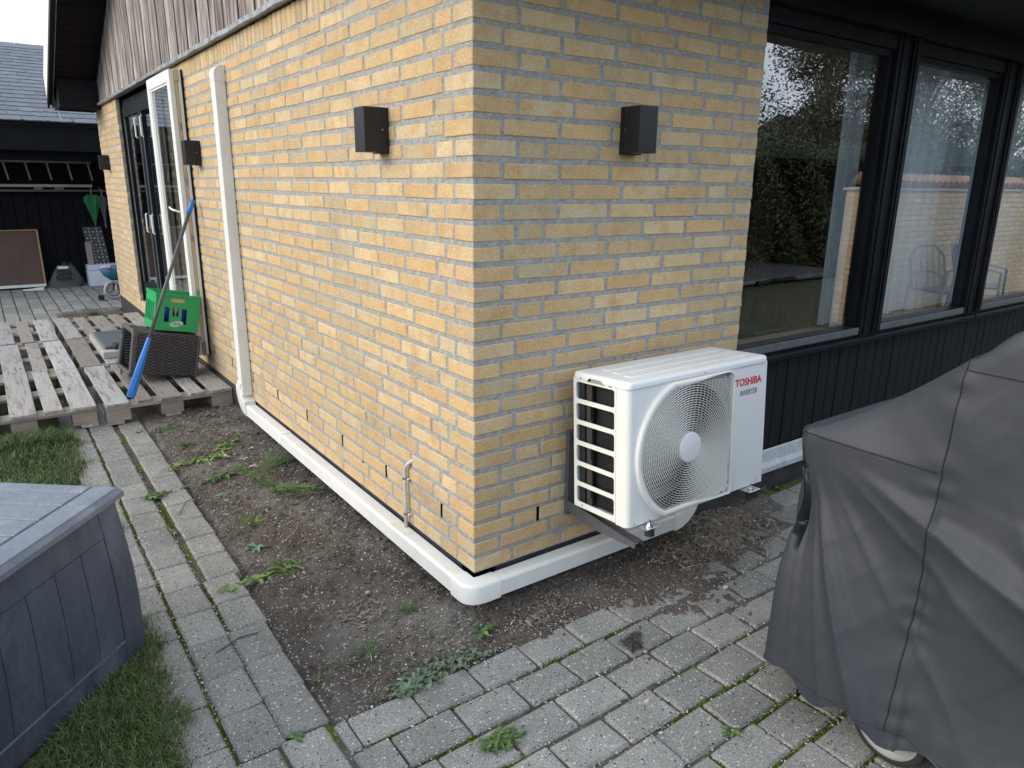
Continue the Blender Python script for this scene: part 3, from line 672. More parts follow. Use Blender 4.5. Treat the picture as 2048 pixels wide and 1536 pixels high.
# ================================================================ PIPE TRUNKING
tr = thing('pipe_trunking', 'cream plastic pipe trunking running down and along the foot of the wall', 'pipe cover')
def rprof(d, h, r=.012, n=3):
    """profile in (out, up): wall at 0, outer at d, height h, outer corners rounded"""
    k = min(r, .007)
    return [(0, 0), (d - .003, 0), (d, .003), (d, h - k - .004), (d - .0022, h - k + .0005), (d - k, h - .0015), (d - k - .006, h), (0, h - .0015)]
def sweep(mb, prof, frames, caps=True):
    n_ = len(prof); vs = []
    for (o, u, v) in frames: vs += [Vector(o) + Vector(u) * p + Vector(v) * q for p, q in prof]
    fs = [(i * n_ + j, i * n_ + (j + 1) % n_, (i + 1) * n_ + (j + 1) % n_, (i + 1) * n_ + j) for i in range(len(frames) - 1) for j in range(n_)]
    if caps: fs += [tuple(range(n_)), tuple((len(frames) - 1) * n_ + j for j in range(n_))[::-1]]
    mb.add(vs, fs)
PR = rprof(.060, .071); PRb = rprof(.066, .078, .016)
def seg(name, a, b, u, v, prof=PR, m_=m_pipe):
    mb = MB(); sweep(mb, prof, [(a, u, v), (b, u, v)]); o = mb.build(name, m_, tr, fix=True); seg_smooth(o, 12); return o
ZB = -.0895
seg('trunking_length', (-.003, .02, ZB), (-.003, 1.948, ZB), (-1, 0, 0), (0, 0, 1)); seg('trunking_length', (-.003, 1.952, ZB), (-.003, 2.655, ZB), (-1, 0, 0), (0, 0, 1))
seg('trunking_length', (.075, -.003, ZB), (1.02, -.003, ZB), (0, -1, 0), (0, 0, 1))
seg('trunking_length', (-.003, 2.672, .035), (-.003, 2.672, 1.955), (-1, 0, 0), (0, 1, 0), rprof(.062, .092))
el = MB(); fr_ = [((-.002, .055, ZB - .004), (-1, 0, 0), (0, 0, 1)), ((-.002, .012, ZB - .004), (-1, 0, 0), (0, 0, 1))]
for i in range(9):
    a = math.pi / 2 * i / 8; fr_.append(((-.002 + .0, .0, ZB - .004), (-math.cos(a), -math.sin(a), 0), (0, 0, 1)))
fr_ += [((.012, -.002, ZB - .004), (0, -1, 0), (0, 0, 1)), ((.075, -.002, ZB - .004), (0, -1, 0), (0, 0, 1))]
sweep(el, PRb, fr_); seg_smooth(el.build('corner_elbow', m_white, tr, fix=True), 35)
jb = MB(); sweep(jb, rprof(.0615, .0735), [((-.002, 1.953, ZB - .001), (-1, 0, 0), (0, 0, 1)), ((-.002, 2.0, ZB - .001), (-1, 0, 0), (0, 0, 1))]); seg_smooth(jb.build('joint_sleeve', m_pipe, tr, fix=True), 35)
eb = MB(); q = rprof(.068, .100, .014); fr_ = []
for i in range(9):
    a = math.pi / 2 * i / 8; cy, cz = 2.655, .07
    d = Vector((0, math.sin(a), -math.cos(a)))
    fr_.append((Vector((-.001, cy, cz)) + d * .065 - Vector((0, 0, 0)), (-1, 0, 0), d))
fr_ = [(Vector((-.001, 2.628, .005)) + Vector((0, 0, 0)), (-1, 0, 0), (0, 0, -1))] + fr_ + [(Vector((-.001, 2.720 - .052, .12)), (-1, 0, 0), (0, 1, 0))]
sweep(eb, q, [(f_[0] if i not in (0,) else f_[0], f_[1], f_[2]) for i, f_ in enumerate(fr_)]); seg_smooth(eb.build('bottom_elbow', m_white, tr, fix=True), 35)
ec = MB(); pf = rprof(.066, .098, .016); fr_ = [((-.001, 2.669, 1.945), (-1, 0, 0), (0, 1, 0)), ((-.001, 2.669, 1.985), (-1, 0, 0), (0, 1, 0))]
for i in range(1, 8):
    a = math.pi / 2 * i / 7; fr_.append(((-.001, 2.669, 1.985 + .05 * math.sin(a)), (-(math.cos(a) * .94 + .06), 0, 0), (0, 1, 0)))
sweep(ec, pf, fr_); seg_smooth(ec.build('end_cap', m_white, tr, fix=True), 35)
ee = MB(); fr_ = []
for i in range(10):
    a = R(88) * i / 9; fr_.append(((1.02 + .155 * math.sin(a), -.004, ZB - .004 + .16 * (1 - math.cos(a))), (0, -1, 0), (-math.sin(a), 0, math.cos(a))))
sweep(ee, PRb, fr_); seg_smooth(ee.build('end_elbow', m_white, tr, fix=True), 35)

# conduit on the gable wall
cn = thing('conduit_pipe', 'thin white metal conduit bent into the gable wall above the trunking', 'pipe')
MB().tube([(-.014, .507, -.018), (-.014, .505, .10), (-.014, .503, .25)] + [(-.014 + .02 * (1 - math.cos(a)), .503 - .03 * math.sin(a) * .9, .25 + .035 * math.sin(a)) for a in (.4, .8, 1.2, 1.55)] + [(.01, .470, .292)], .0078, 10).build('tube', m_cond, cn, smooth=True)
for zz in (.045, .205):
    MB().tube([(-.014, .505, zz - .004), (-.014, .505, zz + .004)], .0105, 10).build('clamp', m_zinc, cn); MB().tube([(-.002, .488, zz), (-.012, .488, zz)], .005, 6).build('screw', m_rust, cn)
MB().add([(-.0055 - .05 * 0, .45, -.01825), (-.055, .44, -.01825), (-.058, .58, -.01825), (-.008, .56, -.01825)], [(0, 1, 2, 3)]).build('rust_stain', m_rust, cn)

# ================================================================ HEAT PUMP
PCH = -.063; W, D, H = .7545, .2827, .5214
AC = thing('heat_pump', 'white outdoor heat pump unit with round fan grille mounted on the brick pier', 'heat pump')
AC.matrix_world = Matrix.Translation((.7574, -.2348, .4827)) @ Matrix.Rotation(PCH, 4, 'X') @ Matrix.Translation((-W / 2, -D / 2, -H / 2))
body = MB()
# rounded left front corner panel: front sheet with cut-out circle is built as ring + surround
rc = .022; zt = H - .022
def panel_front():
    mb = MB(); cx, cz, Ro = .305, .241, .273
    # boundary points of grille opening: circle left part, clipped at top z=.499 and right x=.545
    op = []
    n_ = 72
    for i in range(n_):
        a = 2 * math.pi * i / n_; dx, dz = math.cos(a), math.sin(a); r_ = Ro
        sx = (.545 - cx) / dx if dx > 1e-6 else 9; szt = (.4965 - cz) / dz if dz > 1e-6 else 9; szb = (cz - .004) / -dz if dz < -1e-6 else 9
        if dx > 0: r_ = min(sx, szt, szb)
        else: r_ = min(Ro, szt, szb)
        op.append((cx + dx * r_, cz + dz * r_))
    ou = []
    for i in range(n_):
        a = 2 * math.pi * i / n_; dx, dz = math.cos(a), math.sin(a)
        t = min([(W - rc * 0 - cx) / dx if dx > 1e-6 else 9, (cx - rc) / -dx if dx < -1e-6 else 9, (zt - cz) / dz if dz > 1e-6 else 9, (cz - .0015) / -dz if dz < -1e-6 else 9])
        ou.append((cx + dx * t, cz + dz * t))
    # insert corners
    vs = [(x, 0, z) for x, z in op] + [(x, 0, z) for x, z in ou]
    fs = [(i, (i + 1) % n_, n_ + (i + 1) % n_, n_ + i) for i in range(n_)]
    mb.add(vs, fs)
    for (qx, qz) in ((W, zt), (W, .0015), (rc, zt), (rc, .0015)):
        best = sorted(range(n_), key=lambda i: (ou[i][0] - qx) ** 2 + (ou[i][1] - qz) ** 2)
        # the two neighbours straddling the corner
        for i in range(n_):
            j = (i + 1) % n_
            if (abs(ou[i][0] - qx) < 1e-6) != (abs(ou[j][0] - qx) < 1e-6) and (abs(ou[i][1] - qz) < 1e-6 or abs(ou[j][1] - qz) < 1e-6):
                mb.add([(ou[i][0], 0, ou[i][1]), (ou[j][0], 0, ou[j][1]), (qx, 0, qz)], [(0, 1, 2)])
    return mb, op
mb, op = panel_front(); mb.build('front_panel', m_acw, AC, fix=False)
# rolled corner + left strip
cr = MB(); n_ = 8
prof = [(rc - rc * math.sin(a), rc - rc * math.cos(a)) for a in [math.pi / 2 * i / n_ for i in range(n_ + 1)]] + [(0, .0575)]
for i in range(len(prof) - 1): cr.add([(prof[i][0], prof[i][1], .0015), (prof[i + 1][0], prof[i + 1][1], .0015), (prof[i + 1][0], prof[i + 1][1], zt), (prof[i][0], prof[i][1], zt)], [(0, 1, 2, 3)])
o = cr.build('corner_panel', m_acp, AC); bm = bmesh.new(); bm.from_mesh(o.data); bmesh.ops.remove_doubles(bm, verts=bm.verts, dist=1e-5); bm.to_mesh(o.data); bm.free(); o.data.polygons.foreach_set('use_smooth', [True] * len(o.data.polygons))
# side frame with six openings
sf = MB(); y0, y1 = .0588, D - .002
sf.box(0, .005, y0, .0665, .006, zt); sf.box(0, .005, .266, y1, .006, zt)
edges = []
zc = .486
ops = []
for k in range(6): ops.append((zc - .0625, zc)); zc -= .0792
prev = zt
for (a, b) in ops: sf.box(.0004, .0040, .0665, .266, b, prev); prev = a
sf.box(.0004, .0040, .0665, .266, .006, prev)
sf.build('side_grille', m_acp, AC)
# little corner fillets of the openings
cf = MB(); rr = .011
for (a, b) in ops:
    for (yc, sy) in ((.0665, 1), (.266, -1)):
        for (z_, sz) in ((a, 1), (b, -1)):
            arc = [(yc + sy * rr - sy * rr * math.sin(t), z_ + sz * rr - sz * rr * math.cos(t)) for t in [math.pi / 2 * i / 4 for i in range(5)]]
            pts = [(yc, z_)] + arc
            cf.prism([(.0006, p[0], p[1]) for p in pts], (.0034, 0, 0))
cf.build('grille_fillets', m_acp, AC, fix=True)
co = MB(); co.box(.045, .06, .07, .235, .01, .48)
for k in range(42): co.box(.0395, .045, .072, .233, .018 + k * .011, .0215 + k * .011)
co.box(.016, .07, .238, .266, .01, .48)
for k in range(3): co.box(.013, .02, .2, .205, .05 + .15 * k, .10 + .15 * k)
co.build('coil', m_coil, AC)
MB().box(.020, .030, .205, .232, .01, .48).build('coil_plate', mat('plate_shade', (.045, .042, .038), rough=.6), AC)
bk = MB(); bk.box(W - .003, W - .0005, .001, D - .002, .002, zt); bk.box(.004, W - .004, D - .005, D - .003, .004, zt); bk.box(.013, W - .004, .006, D - .006, .001, .005); bk.box(.562, .566, .02, D - .01, .006, zt); bk.build('casing', m_acw, AC)
MB().box(.07, .56, .20, .204, .006, .49).build('inner_back', m_coil, AC)
# lid with rolled edge and three pressed ribs
lid = MB(); pr_ = []
def rr_outline(x0, x1, y0, y1, r, n=5):
    P = []
    for (cx_, cy_, a0) in ((x1 - r, y0 + r, -90), (x1 - r, y1 - r, 0), (x0 + r, y1 - r, 90), (x0 + r, y0 + r, 180)):
        for i in range(n + 1): a = R(a0 + 90 * i / n); P.append((cx_ + r * math.cos(a), cy_ + r * math.sin(a)))
    return P
levels = [(0.0, zt - .001), (.0, zt + .012), (.0025, zt + .0185), (.008, zt + .0225), (.018, zt + .0235)]
rings = [[(x, y, z) for x, y in rr_outline(-.004 + o_, W + .004 - o_, -.005 + o_, D + .003 - o_, max(.005, .024 - o_))] for o_, z in levels]
nn = len(rings[0]); vs = sum(rings, []); fs = [(i * nn + j, i * nn + (j + 1) % nn, (i + 1) * nn + (j + 1) % nn, (i + 1) * nn + j) for i in range(len(rings) - 1) for j in range(nn)] + [tuple((len(rings) - 1) * nn + j for j in range(nn))]
lid.add(vs, fs); o = lid.build('lid', m_acw, AC); seg_smooth(o, 50)
rb = MB()
for (ya, yb) in ((.050, .098), (.118, .166), (.186, .234)):
    P = rr_outline(.06 + (ya - .05) * .15, W - .05, ya, yb, .018, 4); Q = rr_outline(.063 + (ya - .05) * .15, W - .053, ya + .003, yb - .003, .015, 4); n_ = len(P)
    rb.add([(x, y, zt + .0238) for x, y in P] + [(x, y, zt + .0262) for x, y in Q], [(i, (i + 1) % n_, n_ + (i + 1) % n_, n_ + i) for i in range(n_)] + [tuple(n_ + i for i in range(n_))])
seg_smooth(rb.build('lid_ribs', m_acw, AC), 30)
# carry handle recess on the left side
hd = MB(); hd.prism([(-.0045, .115, zt - .004), (-.0045, .205, zt - .004), (-.0045, .190, zt + .010), (-.0045, .130, zt + .010)], (.002, 0, 0)); hd.build('handle_recess', mat('recess_shade', (.30, .29, .27), rough=.6), AC, fix=True)
MB().prism([(-.0052, .178, zt + .002), (-.0052, .199, zt - .0035), (-.0052, .189, zt + .0095)], (.002, 0, 0)).build('handle_gap', m_slot, AC, fix=True)
# bell-mouth rim: swept along the opening outline
rim = MB(); n_ = len(op); cx, cz = .305, .241
prof = [(0.0, .001), (.002, -.010), (.008, -.014), (.020, -.014), (.026, -.008), (.027, .004)]
vs = []
for (x, z) in op:
    dx, dz = cx - x, cz - z; L_ = math.hypot(dx, dz); dx /= L_; dz /= L_
    q_ = max(0, min(1, (x - cx + .06) / .26)); s_ = 1.0 - .62 * q_ * q_ * (3 - 2 * q_)
    for (a, b) in prof: vs.append((x + dx * a * s_, b, z + dz * a * s_))
k_ = len(prof); fs = [(i * k_ + j, i * k_ + j + 1, ((i + 1) % n_) * k_ + j + 1, ((i + 1) % n_) * k_ + j) for i in range(n_) for j in range(k_ - 1)]
rim.add(vs, fs); seg_smooth(rim.build('fan_rim', m_acp, AC, fix=True), 50)
# fan grille: concentric wires and staggered short bridges
gr = MB(); y_ = -.010
def inside(x, z): return x < .532 and z < .478 and z > .012 and (x > cx or math.hypot(x - cx, z - cz) < .246)
def band(run):
    if len(run) < 2: return
    vs_ = []
    for p in run:
        d = Vector((p[0] - cx, 0, p[2] - cz)).normalized() * .0011
        vs_ += [(p[0] - d.x, y_ + .0030, p[2] - d.z), (p[0] - d.x * .6, y_ - .0016, p[2] - d.z * .6), (p[0] + d.x * .6, y_ - .0016, p[2] + d.z * .6), (p[0] + d.x, y_ + .0030, p[2] + d.z)]
    gr.add(vs_, [(i * 4 + k, i * 4 + (k + 1) % 4, (i + 1) * 4 + (k + 1) % 4, (i + 1) * 4 + k) for i in range(len(run) - 1) for k in range(4)])
r_ = .060; ring = 0
while r_ < .335:
    n_ = 96; run = []
    for i in range(n_ + 1):
        a = 2 * math.pi * i / n_; p = (cx + r_ * math.cos(a), y_, cz + r_ * math.sin(a))
        if inside(p[0], p[2]): run.append(p)
        else:
            band(run); run = []
    band(run)
    r2 = r_ + .0088; nb = max(12, int(2 * math.pi * r_ / .020)); 
    for i in range(nb):
        a = 2 * math.pi * (i + .5 * (ring % 2) + .13 * ring) / nb
        p0 = (cx + r_ * math.cos(a), y_ + .002, cz + r_ * math.sin(a)); p1 = (cx + r2 * math.cos(a), y_ + .002, cz + r2 * math.sin(a))
        if inside(p0[0], p0[2]) and inside(p1[0], p1[2]): gr.tube([p0, p1], .0009, 3, caps=False)
    r_ = r2; ring += 1
gr.build('fan_grille', m_acp, AC)
hb = MB(); vs = [(cx, y_ - .006, cz)]
for rr_, yy_ in ((.045, -.0155), (.0545, -.013), (.0575, -.006), (.0575, .002)): vs += [(cx + rr_ * math.cos(2 * math.pi * i / 40), yy_, cz + rr_ * math.sin(2 * math.pi * i / 40)) for i in range(40)]
fs = [(0, 1 + (i + 1) % 40, 1 + i) for i in range(40)] + [(1 + l * 40 + i, 1 + l * 40 + (i + 1) % 40, 1 + (l + 1) * 40 + (i + 1) % 40, 1 + (l + 1) * 40 + i) for l in range(3) for i in range(40)]
vs[0] = (cx, -.016, cz); hb.add(vs, fs); seg_smooth(hb.build('hub_cap', m_acw, AC, fix=True), 40)
fb = MB()                                       # fan blades and shroud behind the grille
for k in range(3):
    a0 = 2 * math.pi * k / 3 + .5; P = []
    for i in range(7):
        t = i / 6
        for (rr_, da) in ((.05, 0), (.215, .15)): a = a0 + t * 1.35 + da * (1 - t); P.append((cx + rr_ * math.cos(a), .05 + .05 * t, cz + rr_ * math.sin(a)))
    fb.add(P, [(2 * i, 2 * i + 1, 2 * i + 3, 2 * i + 2) for i in range(6)])
fb.tube([(cx, .03, cz), (cx, .16, cz)], .05, 20)
fb.build('fan', m_fan, AC)
sd_ = MB(); n_ = 48
sd_.add([(cx + .236 * math.cos(2 * math.pi * i / n_), yy_, cz + .236 * math.sin(2 * math.pi * i / n_)) for yy_ in (.012, .13) for i in range(n_)], [(i, (i + 1) % n_, n_ + (i + 1) % n_, n_ + i) for i in range(n_)])
sd_.build('shroud', m_fan, AC)
cb = MB()                                      # bright panel seen through the corner of the grille
pts = [(cx + .236 * math.cos(a), cz + .236 * math.sin(a)) for a in [R(-75 + 150 * i / 24) for i in range(25)]]
cb.add([(x, .012, z) for x, z in pts] + [(.545, .012, z) if abs(z - cz) < .235 else (x, .012, z) for x, z in pts], [(i, i + 1, 26 + i, 25 + i) for i in range(24)])
cb.add([(.37, .0125, .468), (.545, .0125, .468), (.545, .0125, .497), (.30, .0125, .497)], [(0, 1, 2, 3)])
cb.add([(.545, .0123, .0), (.545, .0123, .04), (.40, .0123, .035), (.30, .0123, .0)], [(0, 1, 2, 3)]); cb.build('grille_backing', mat('backing_grey', (.33, .34, .34), rough=.6), AC)
def text_obj(name, s, size, m_, parent, M, off=0.0, shear=0, sp=1.0, ext=.0003):
    cu_ = bpy.data.curves.new(name, 'FONT'); cu_.body = s; cu_.size = size; cu_.offset = off; cu_.shear = shear; cu_.space_character = sp; cu_.extrude = ext; cu_.resolution_u = 4
    to = bpy.data.objects.new(name, cu_); COL.objects.link(to); dg = bpy.context.evaluated_depsgraph_get(); me = bpy.data.meshes.new_from_object(to.evaluated_get(dg)); bpy.data.objects.remove(to)
    w_ = max(v.co.x for v in me.vertices) - min(v.co.x for v in me.vertices); x0 = min(v.co.x for v in me.vertices)
    me.materials.clear(); me.materials.append(m_); me.name = name
    o = link(name, me, parent, M); return o, w_
def fit_text(name, s, x, z, w, h, m_, parent, base, off=0, shear=0):
    o, w0 = text_obj(name, s, 1.0, m_, parent, Matrix(), off, shear)
    me = o.data; ys_ = [v.co.y for v in me.vertices]; xs_ = [v.co.x for v in me.vertices]; x0, y0 = min(xs_), min(ys_); sx = w / (max(xs_) - x0); sy = h / (max(ys_) - y0)
    for v in me.vertices: v.co = Vector(((v.co.x - x0) * sx, (v.co.y - y0) * sy, v.co.z))
    o.matrix_local = base @ Matrix.Translation((x, z, 0)); return o
FB = Matrix.Translation((0, -.0006, 0)) @ Matrix.Rotation(R(90), 4, 'X')
fit_text('brand_lettering', 'TOSHIBA', .562, .420, .160, .030, m_red, AC, FB, off=.03)
fit_text('model_lettering', 'INVERTER', .592, .381, .105, .021, m_dkprint, AC, FB, off=0, shear=.18)
for (x, z) in ((.38, .5055), (.716, .016), (.036, .012)): MB().tube([(x, -.0015 if z < .4 else -.0065, z), (x, .001, z)], .0032, 8).build('screw', m_zinc, AC)
for (y, z) in ((.236, .503), (.085, .4975), (.235, .018)): MB().tube([(-.0018 - (.004 if z > .4 else 0), y, z), (.001, y, z)], .0036, 8).build('screw', m_zinc, AC)
for xf in (.085, .655):
    for (ya_, yb_) in ((-.045, .03), (.26, .325)): MB().cbox(xf - .035, xf + .035, ya_, yb_, -.006, -.001, .0015).build('foot', m_zinc, AC)
    nb_ = MB(); nb_.tube([(xf, -.025, -.001), (xf, -.025, .004)], .016, 16); nb_.tube([(xf, -.025, .004), (xf, -.025, .010)], .009, 6); nb_.tube([(xf, -.025, .01), (xf, -.025, .022)], .004, 8); nb_.build('bolt', m_zinc, AC)
    MB().tube([(xf, -.025, -.035), (xf, -.025, -.0065)], .018, 14).build('rubber_mount', m_rubber, AC)
# brackets
def bracket(xb, label):
    t = thing('wall_bracket', label, 'bracket', 'brackets carrying the heat pump', (xb, 0, 0))
    MB().cbox(-.022, .022, -.020, -.0005, .13, .475, .0015).build('rail', m_bracket, t)
    a = MB(); a.prism([(-.020, -.02, .20), (-.020, -.02, .145), (-.020, -.16, .128), (-.020, -.390, .143), (-.020, -.390, .165), (-.020, -.02, .190)], (.003, 0, 0))
    a.box(-.0205, .0205, -.389, -.02, .163, .166)
    a.prism([(.017, -.02, .19), (.017, -.02, .145), (.017, -.16, .135), (.017, -.390, .148), (.017, -.390, .1625), (.017, -.02, .180)], (.003, 0, 0)); a.build('arm', m_bracket, t, fix=True)
    for zz in (.20, .26): MB().tube([(-.026, -.012, zz), (-.021, -.012, zz)], .007, 8).build('bolt', m_zinc, t)
    MB().tube([(0, -.03, .44), (0, -.02, .44)], .010, 8).build('bolt', m_rubber, t)
bracket(.445, 'grey steel bracket under the left end of the heat pump'); bracket(1.035, 'grey steel bracket under the lettered end of the heat pump')

# ================================================================ PALLETS
PT = -.0265
def make_pallet(seed):
    random.seed(seed)
    t = thing('pallet', 'wooden pallet', 'pallet', 'wooden pallets laid as a step', (0, 0, GZ))
    xs_ = [0, .145, .186, .286, .3275, .4725, .514, .614, .655, .80]
    for i in range(5):
        a, b = xs_[2 * i], xs_[2 * i + 1]
        mb = MB(); e0, e1 = random.uniform(-.012, .012), random.uniform(-.012, .012)
        mb.cbox(a + random.uniform(0, .006), b - random.uniform(0, .006), e0, 1.2 + e1, .1225, .1445, .0025, .002, M=T(0, 0, random.uniform(-.002, .001), random.gauss(0, .004))); mb.build('board', m_pallet, t)
    for y in (0, .5275, 1.055): MB().cbox(.002, .798, y + .002, y + .143, .1, .122, .002, .001).build('crosspiece', m_palletx, t)
    for y in (0.004, .53, 1.06):
        for x in (.003, .33, .657): MB().cbox(x, x + .14, y, y + .135, .022, .0995, .002, .001).build('block', m_palletx, t)
    for x in (.004, .352, .70): MB().cbox(x, x + .098, .002, 1.198, .001, .0215, .002).build('bottom_board', m_pallet, t)
    return t
pal = [(-.805, 3.155, 'wooden pallet under the wicker planter and the leaning blue scraper'), (-.818, 4.392, 'wooden pallet beneath the stack of concrete slabs'), (-.81, 5.62, 'wooden pallet farthest away beside the brick wall'),
       (-1.650, 3.185, 'wooden pallet at the front left touching the lawn'), (-1.645, 4.365, 'middle wooden pallet of the left column'), (-1.660, 5.60, 'wooden pallet farthest away in the left column'),
       (-2.49, 3.20, 'wooden pallet cut off by the left picture edge at the front'), (-2.48, 4.40, 'wooden pallet cut off by the left picture edge behind')]
for i, (x, y, lab) in enumerate(pal):
    t = make_pallet(11 + i); t.location = (x, y, GZ + (0 if x > -1 else .001 * i)); t.rotation_euler = (random.gauss(0, .002), random.gauss(0, .003), random.gauss(0, .006)); t['label'] = lab
random.seed(99)

# ---- slabs on the pallet with a grey cushion
sb = thing('slab_stack', 'low stack of pale concrete slabs on the middle right pallet', 'slabs', None, (0, 0, 0))
for iy in range(4):
    for ix in range(3): MB().cbox(-.632 + ix * .132, -.504 + ix * .132, 4.56 + iy * .222, 4.775 + iy * .222, PT + .002, .030, .004, .003).build('slab', m_slab, sb)
cush = thing('cushion', 'slate grey cushion lying on the concrete slabs', 'cushion')
MB().cbox(-.61, -.26, 4.66, 5.40, .032, .055, .012).build('cushion_pad', m_cush, cush); MB().cbox(-.55, -.25, 4.60, 4.72, .034, .075, .012).build('strap', mat('dark_strap', (.02, .022, .025), rough=.7), cush)

# ---- wicker planter lying on its side, crate on top
def quadgrid(c, nu, nv): # c: 4 corners (bl, br, tr, tl)
    bl, br, tr_, tl = [Vector(p) for p in c]
    return [[(bl.lerp(br, i / nu)).lerp(tl.lerp(tr_, i / nu), j / nv) for i in range(nu + 1)] for j in range(nv + 1)]
pl_ = thing('wicker_planter', 'dark grey woven rattan planter lying on its side on the pallet', 'planter')
FBL, FBR, FTR, FTL = (-.578, 3.58, .052), (-.171, 3.58, -.022), (-.094, 3.60, .268), (-.520, 3.58, .350)
BBL, BBR, BTR, BTL = (-.600, 3.95, .045), (-.19, 3.92, -.022), (-.115, 3.90, .262), (-.530, 3.95, .345)
FBR = (-.150, 3.60, -.022); 
def weave(mb, c, out, nu, nv, amp=.0055):
    """woven panel: horizontal strands passing over and under upright stakes"""
    g = quadgrid(c, nu * 4, nv); out = Vector(out)
    for j in range(nv):
        vs = []; 
        for i in range(nu * 4 + 1):
            s = math.sin(math.pi * i / 4 + math.pi * (j % 2)) * amp
            p0, p1 = g[j][i], g[j + 1][i]; md = (p0 + p1) / 2
            vs += [p0 + out * (s - .001) + (p1 - p0) * .06, md + out * (s + .0035), p1 + out * (s - .001) - (p1 - p0) * .06]
        fs = []
        for i in range(nu * 4):
            for k in range(2): fs.append((i * 3 + k, (i + 1) * 3 + k, (i + 1) * 3 + k + 1, i * 3 + k + 1))
        mb.add(vs, fs, 0, random.random() * .98 + .01)
wv = MB(); weave(wv, (FBL, FBR, FTR, FTL), (0, -1, .05), 13, 26); o = wv.build('front_weave', m_rattan, pl_); stuff(seg_smooth(o, 60))
wv = MB(); weave(wv, (FTL, FTR, BTR, BTL), (0, 0, 1), 13, 26); stuff(seg_smooth(wv.build('top_weave', m_rattan, pl_), 60))
core = MB(); e = .004
core.add([FBL, FBR, FTR, FTL, BBL, BBR, BTR, BTL], [(0, 1, 2, 3), (7, 6, 5, 4), (3, 2, 6, 7), (0, 4, 5, 1), (1, 5, 6, 2)]); core.build('inside', m_rattand, pl_)
rim_ = MB(); 
for (a, b) in ((FBL, FTL), (FTL, BTL), (BTL, BBL), (BBL, FBL)): 
    a, b = Vector(a), Vector(b); n_ = 12; rim_.tube([a.lerp(b, i / n_) for i in range(n_ + 1)], [.017 + .003 * (i % 2) for i in range(n_ + 1)], 8)
rim_.build('rim', m_rattan, pl_, smooth=True)
for (a, b, c_) in ((FBL, FTL, 0), (FBR, FTR, 0)): MB().tube([Vector(a) + Vector((.012 if a == FBL else 0, -.004, 0)), Vector(b) + Vector((.012 if a == FBL else 0, -.004, 0))], .011, 8).build('corner_rib', m_rattan, pl_)
MB().tube([(-.612, 3.80, .06), (-.617, 3.80, .012)], .013, 10).build('foot', m_alu, pl_)
cs = MB()                                            # back wall strands seen through the opening
for j in range(14): 
    z0 = .06 + j * .02; cs.tube([(-.56, 3.94, z0), (-.2, 3.90, z0 - .05 * (1 - j / 14))], .006, 5)
stuff(cs.build('back_weave', m_rattan, pl_))

ct = thing('bottle_crate', 'green plastic bottle crate standing on the upturned wicker planter', 'crate', None, (-.392, 3.62, .352)); ct.rotation_euler = (0, R(10.5), R(2))
cw, cdp, ch = .300, .30, .262; th = .008
def panel_holes(mb, w, h, holes, M, t=th, mi=0):
    xs_ = sorted({0, w, *[v for hh in holes for v in (hh[0], hh[1])]}); zs_ = sorted({0, h, *[v for hh in holes for v in (hh[2], hh[3])]})
    for i in range(len(xs_) - 1):
        for j in range(len(zs_) - 1):
            mx_, mz_ = (xs_[i] + xs_[i + 1]) / 2, (zs_[j] + zs_[j + 1]) / 2
            if any(hh[0] < mx_ < hh[1] and hh[2] < mz_ < hh[3] for hh in holes): continue
            mb.box(xs_[i], xs_[i + 1], 0, t, zs_[j], zs_[j + 1], M=M)
fp = MB(); panel_holes(fp, cw, ch, [(.10, .20, .205, .233), (.062, .097, .06, .17), (.118, .158, .105, .168), (.178, .215, .048, .162)], Matrix()); 
fp.build('front_wall', m_green, ct)
bp_ = MB(); panel_holes(bp_, cw, ch, [(.10, .20, .205, .233)], T(0, cdp - th, 0)); bp_.build('back_wall', m_green, ct)
lp = MB(); panel_holes(lp, cdp - 2 * th, ch, [(.03 + .052 * k, .066 + .052 * k, .05, .19) for k in range(5)], T(th, th, 0, R(90))); lp.build('side_wall', m_green, ct)
rp_ = MB(); panel_holes(rp_, cdp - 2 * th, ch, [(.05, .11, .05, .18), (.16, .22, .05, .18)], T(cw, th, 0, R(90))); rp_.build('side_wall', m_green, ct)
rm = MB(); 
for (a, b, c_, d_) in ((-.004, cw + .004, -.006, -.0005), (-.004, cw + .004, cdp + .0005, cdp + .006)): MB().box(a, b, c_, d_, ch - .014, ch + .003).build('rim', m_green, ct)
for x_ in (-.0045, cw + .0008): MB().box(x_, x_ + .004, .0, cdp, ch - .014, ch + .003).build('rim', m_green, ct)
rm.box(0, cw, 0, cdp, -.003, -.0005); 
rm.build('crate_floor', m_green, ct)
ed = MB()
for x_ in (.001, .245): ed.box(x_, x_ + .0022, -.0022, -.0004, .004, ch - .016)
ed.box(.10, .20, -.0018, -.0004, .2335, .2355); ed.build('edge_line', m_greenlt, ct)
for ix in range(4):
    for iy in range(3):
        x_, y_ = .045 + ix * .07, .05 + iy * .095
        bt = MB().tube([(x_, y_, .006), (x_, y_, .12), (x_, y_, .17), (x_, y_, .215)], [.029, .029, .016, .013], 10); o = bt.build('bottle', m_bottle if (ix + iy) % 3 else m_yel, None, smooth=True)
        o.matrix_world = Matrix.Translation((-.392, 3.62, .352)) @ Matrix.Rotation(R(2), 4, 'Z') @ Matrix.Rotation(R(10.5), 4, 'Y')
        bl_ = bool((ix + iy) % 3); tag(o, 'blue bottle standing inside the green plastic crate' if bl_ else 'yellow bottle standing inside the green plastic crate', 'bottle', 'blue bottles in the green crate' if bl_ else 'yellow bottles in the green crate')
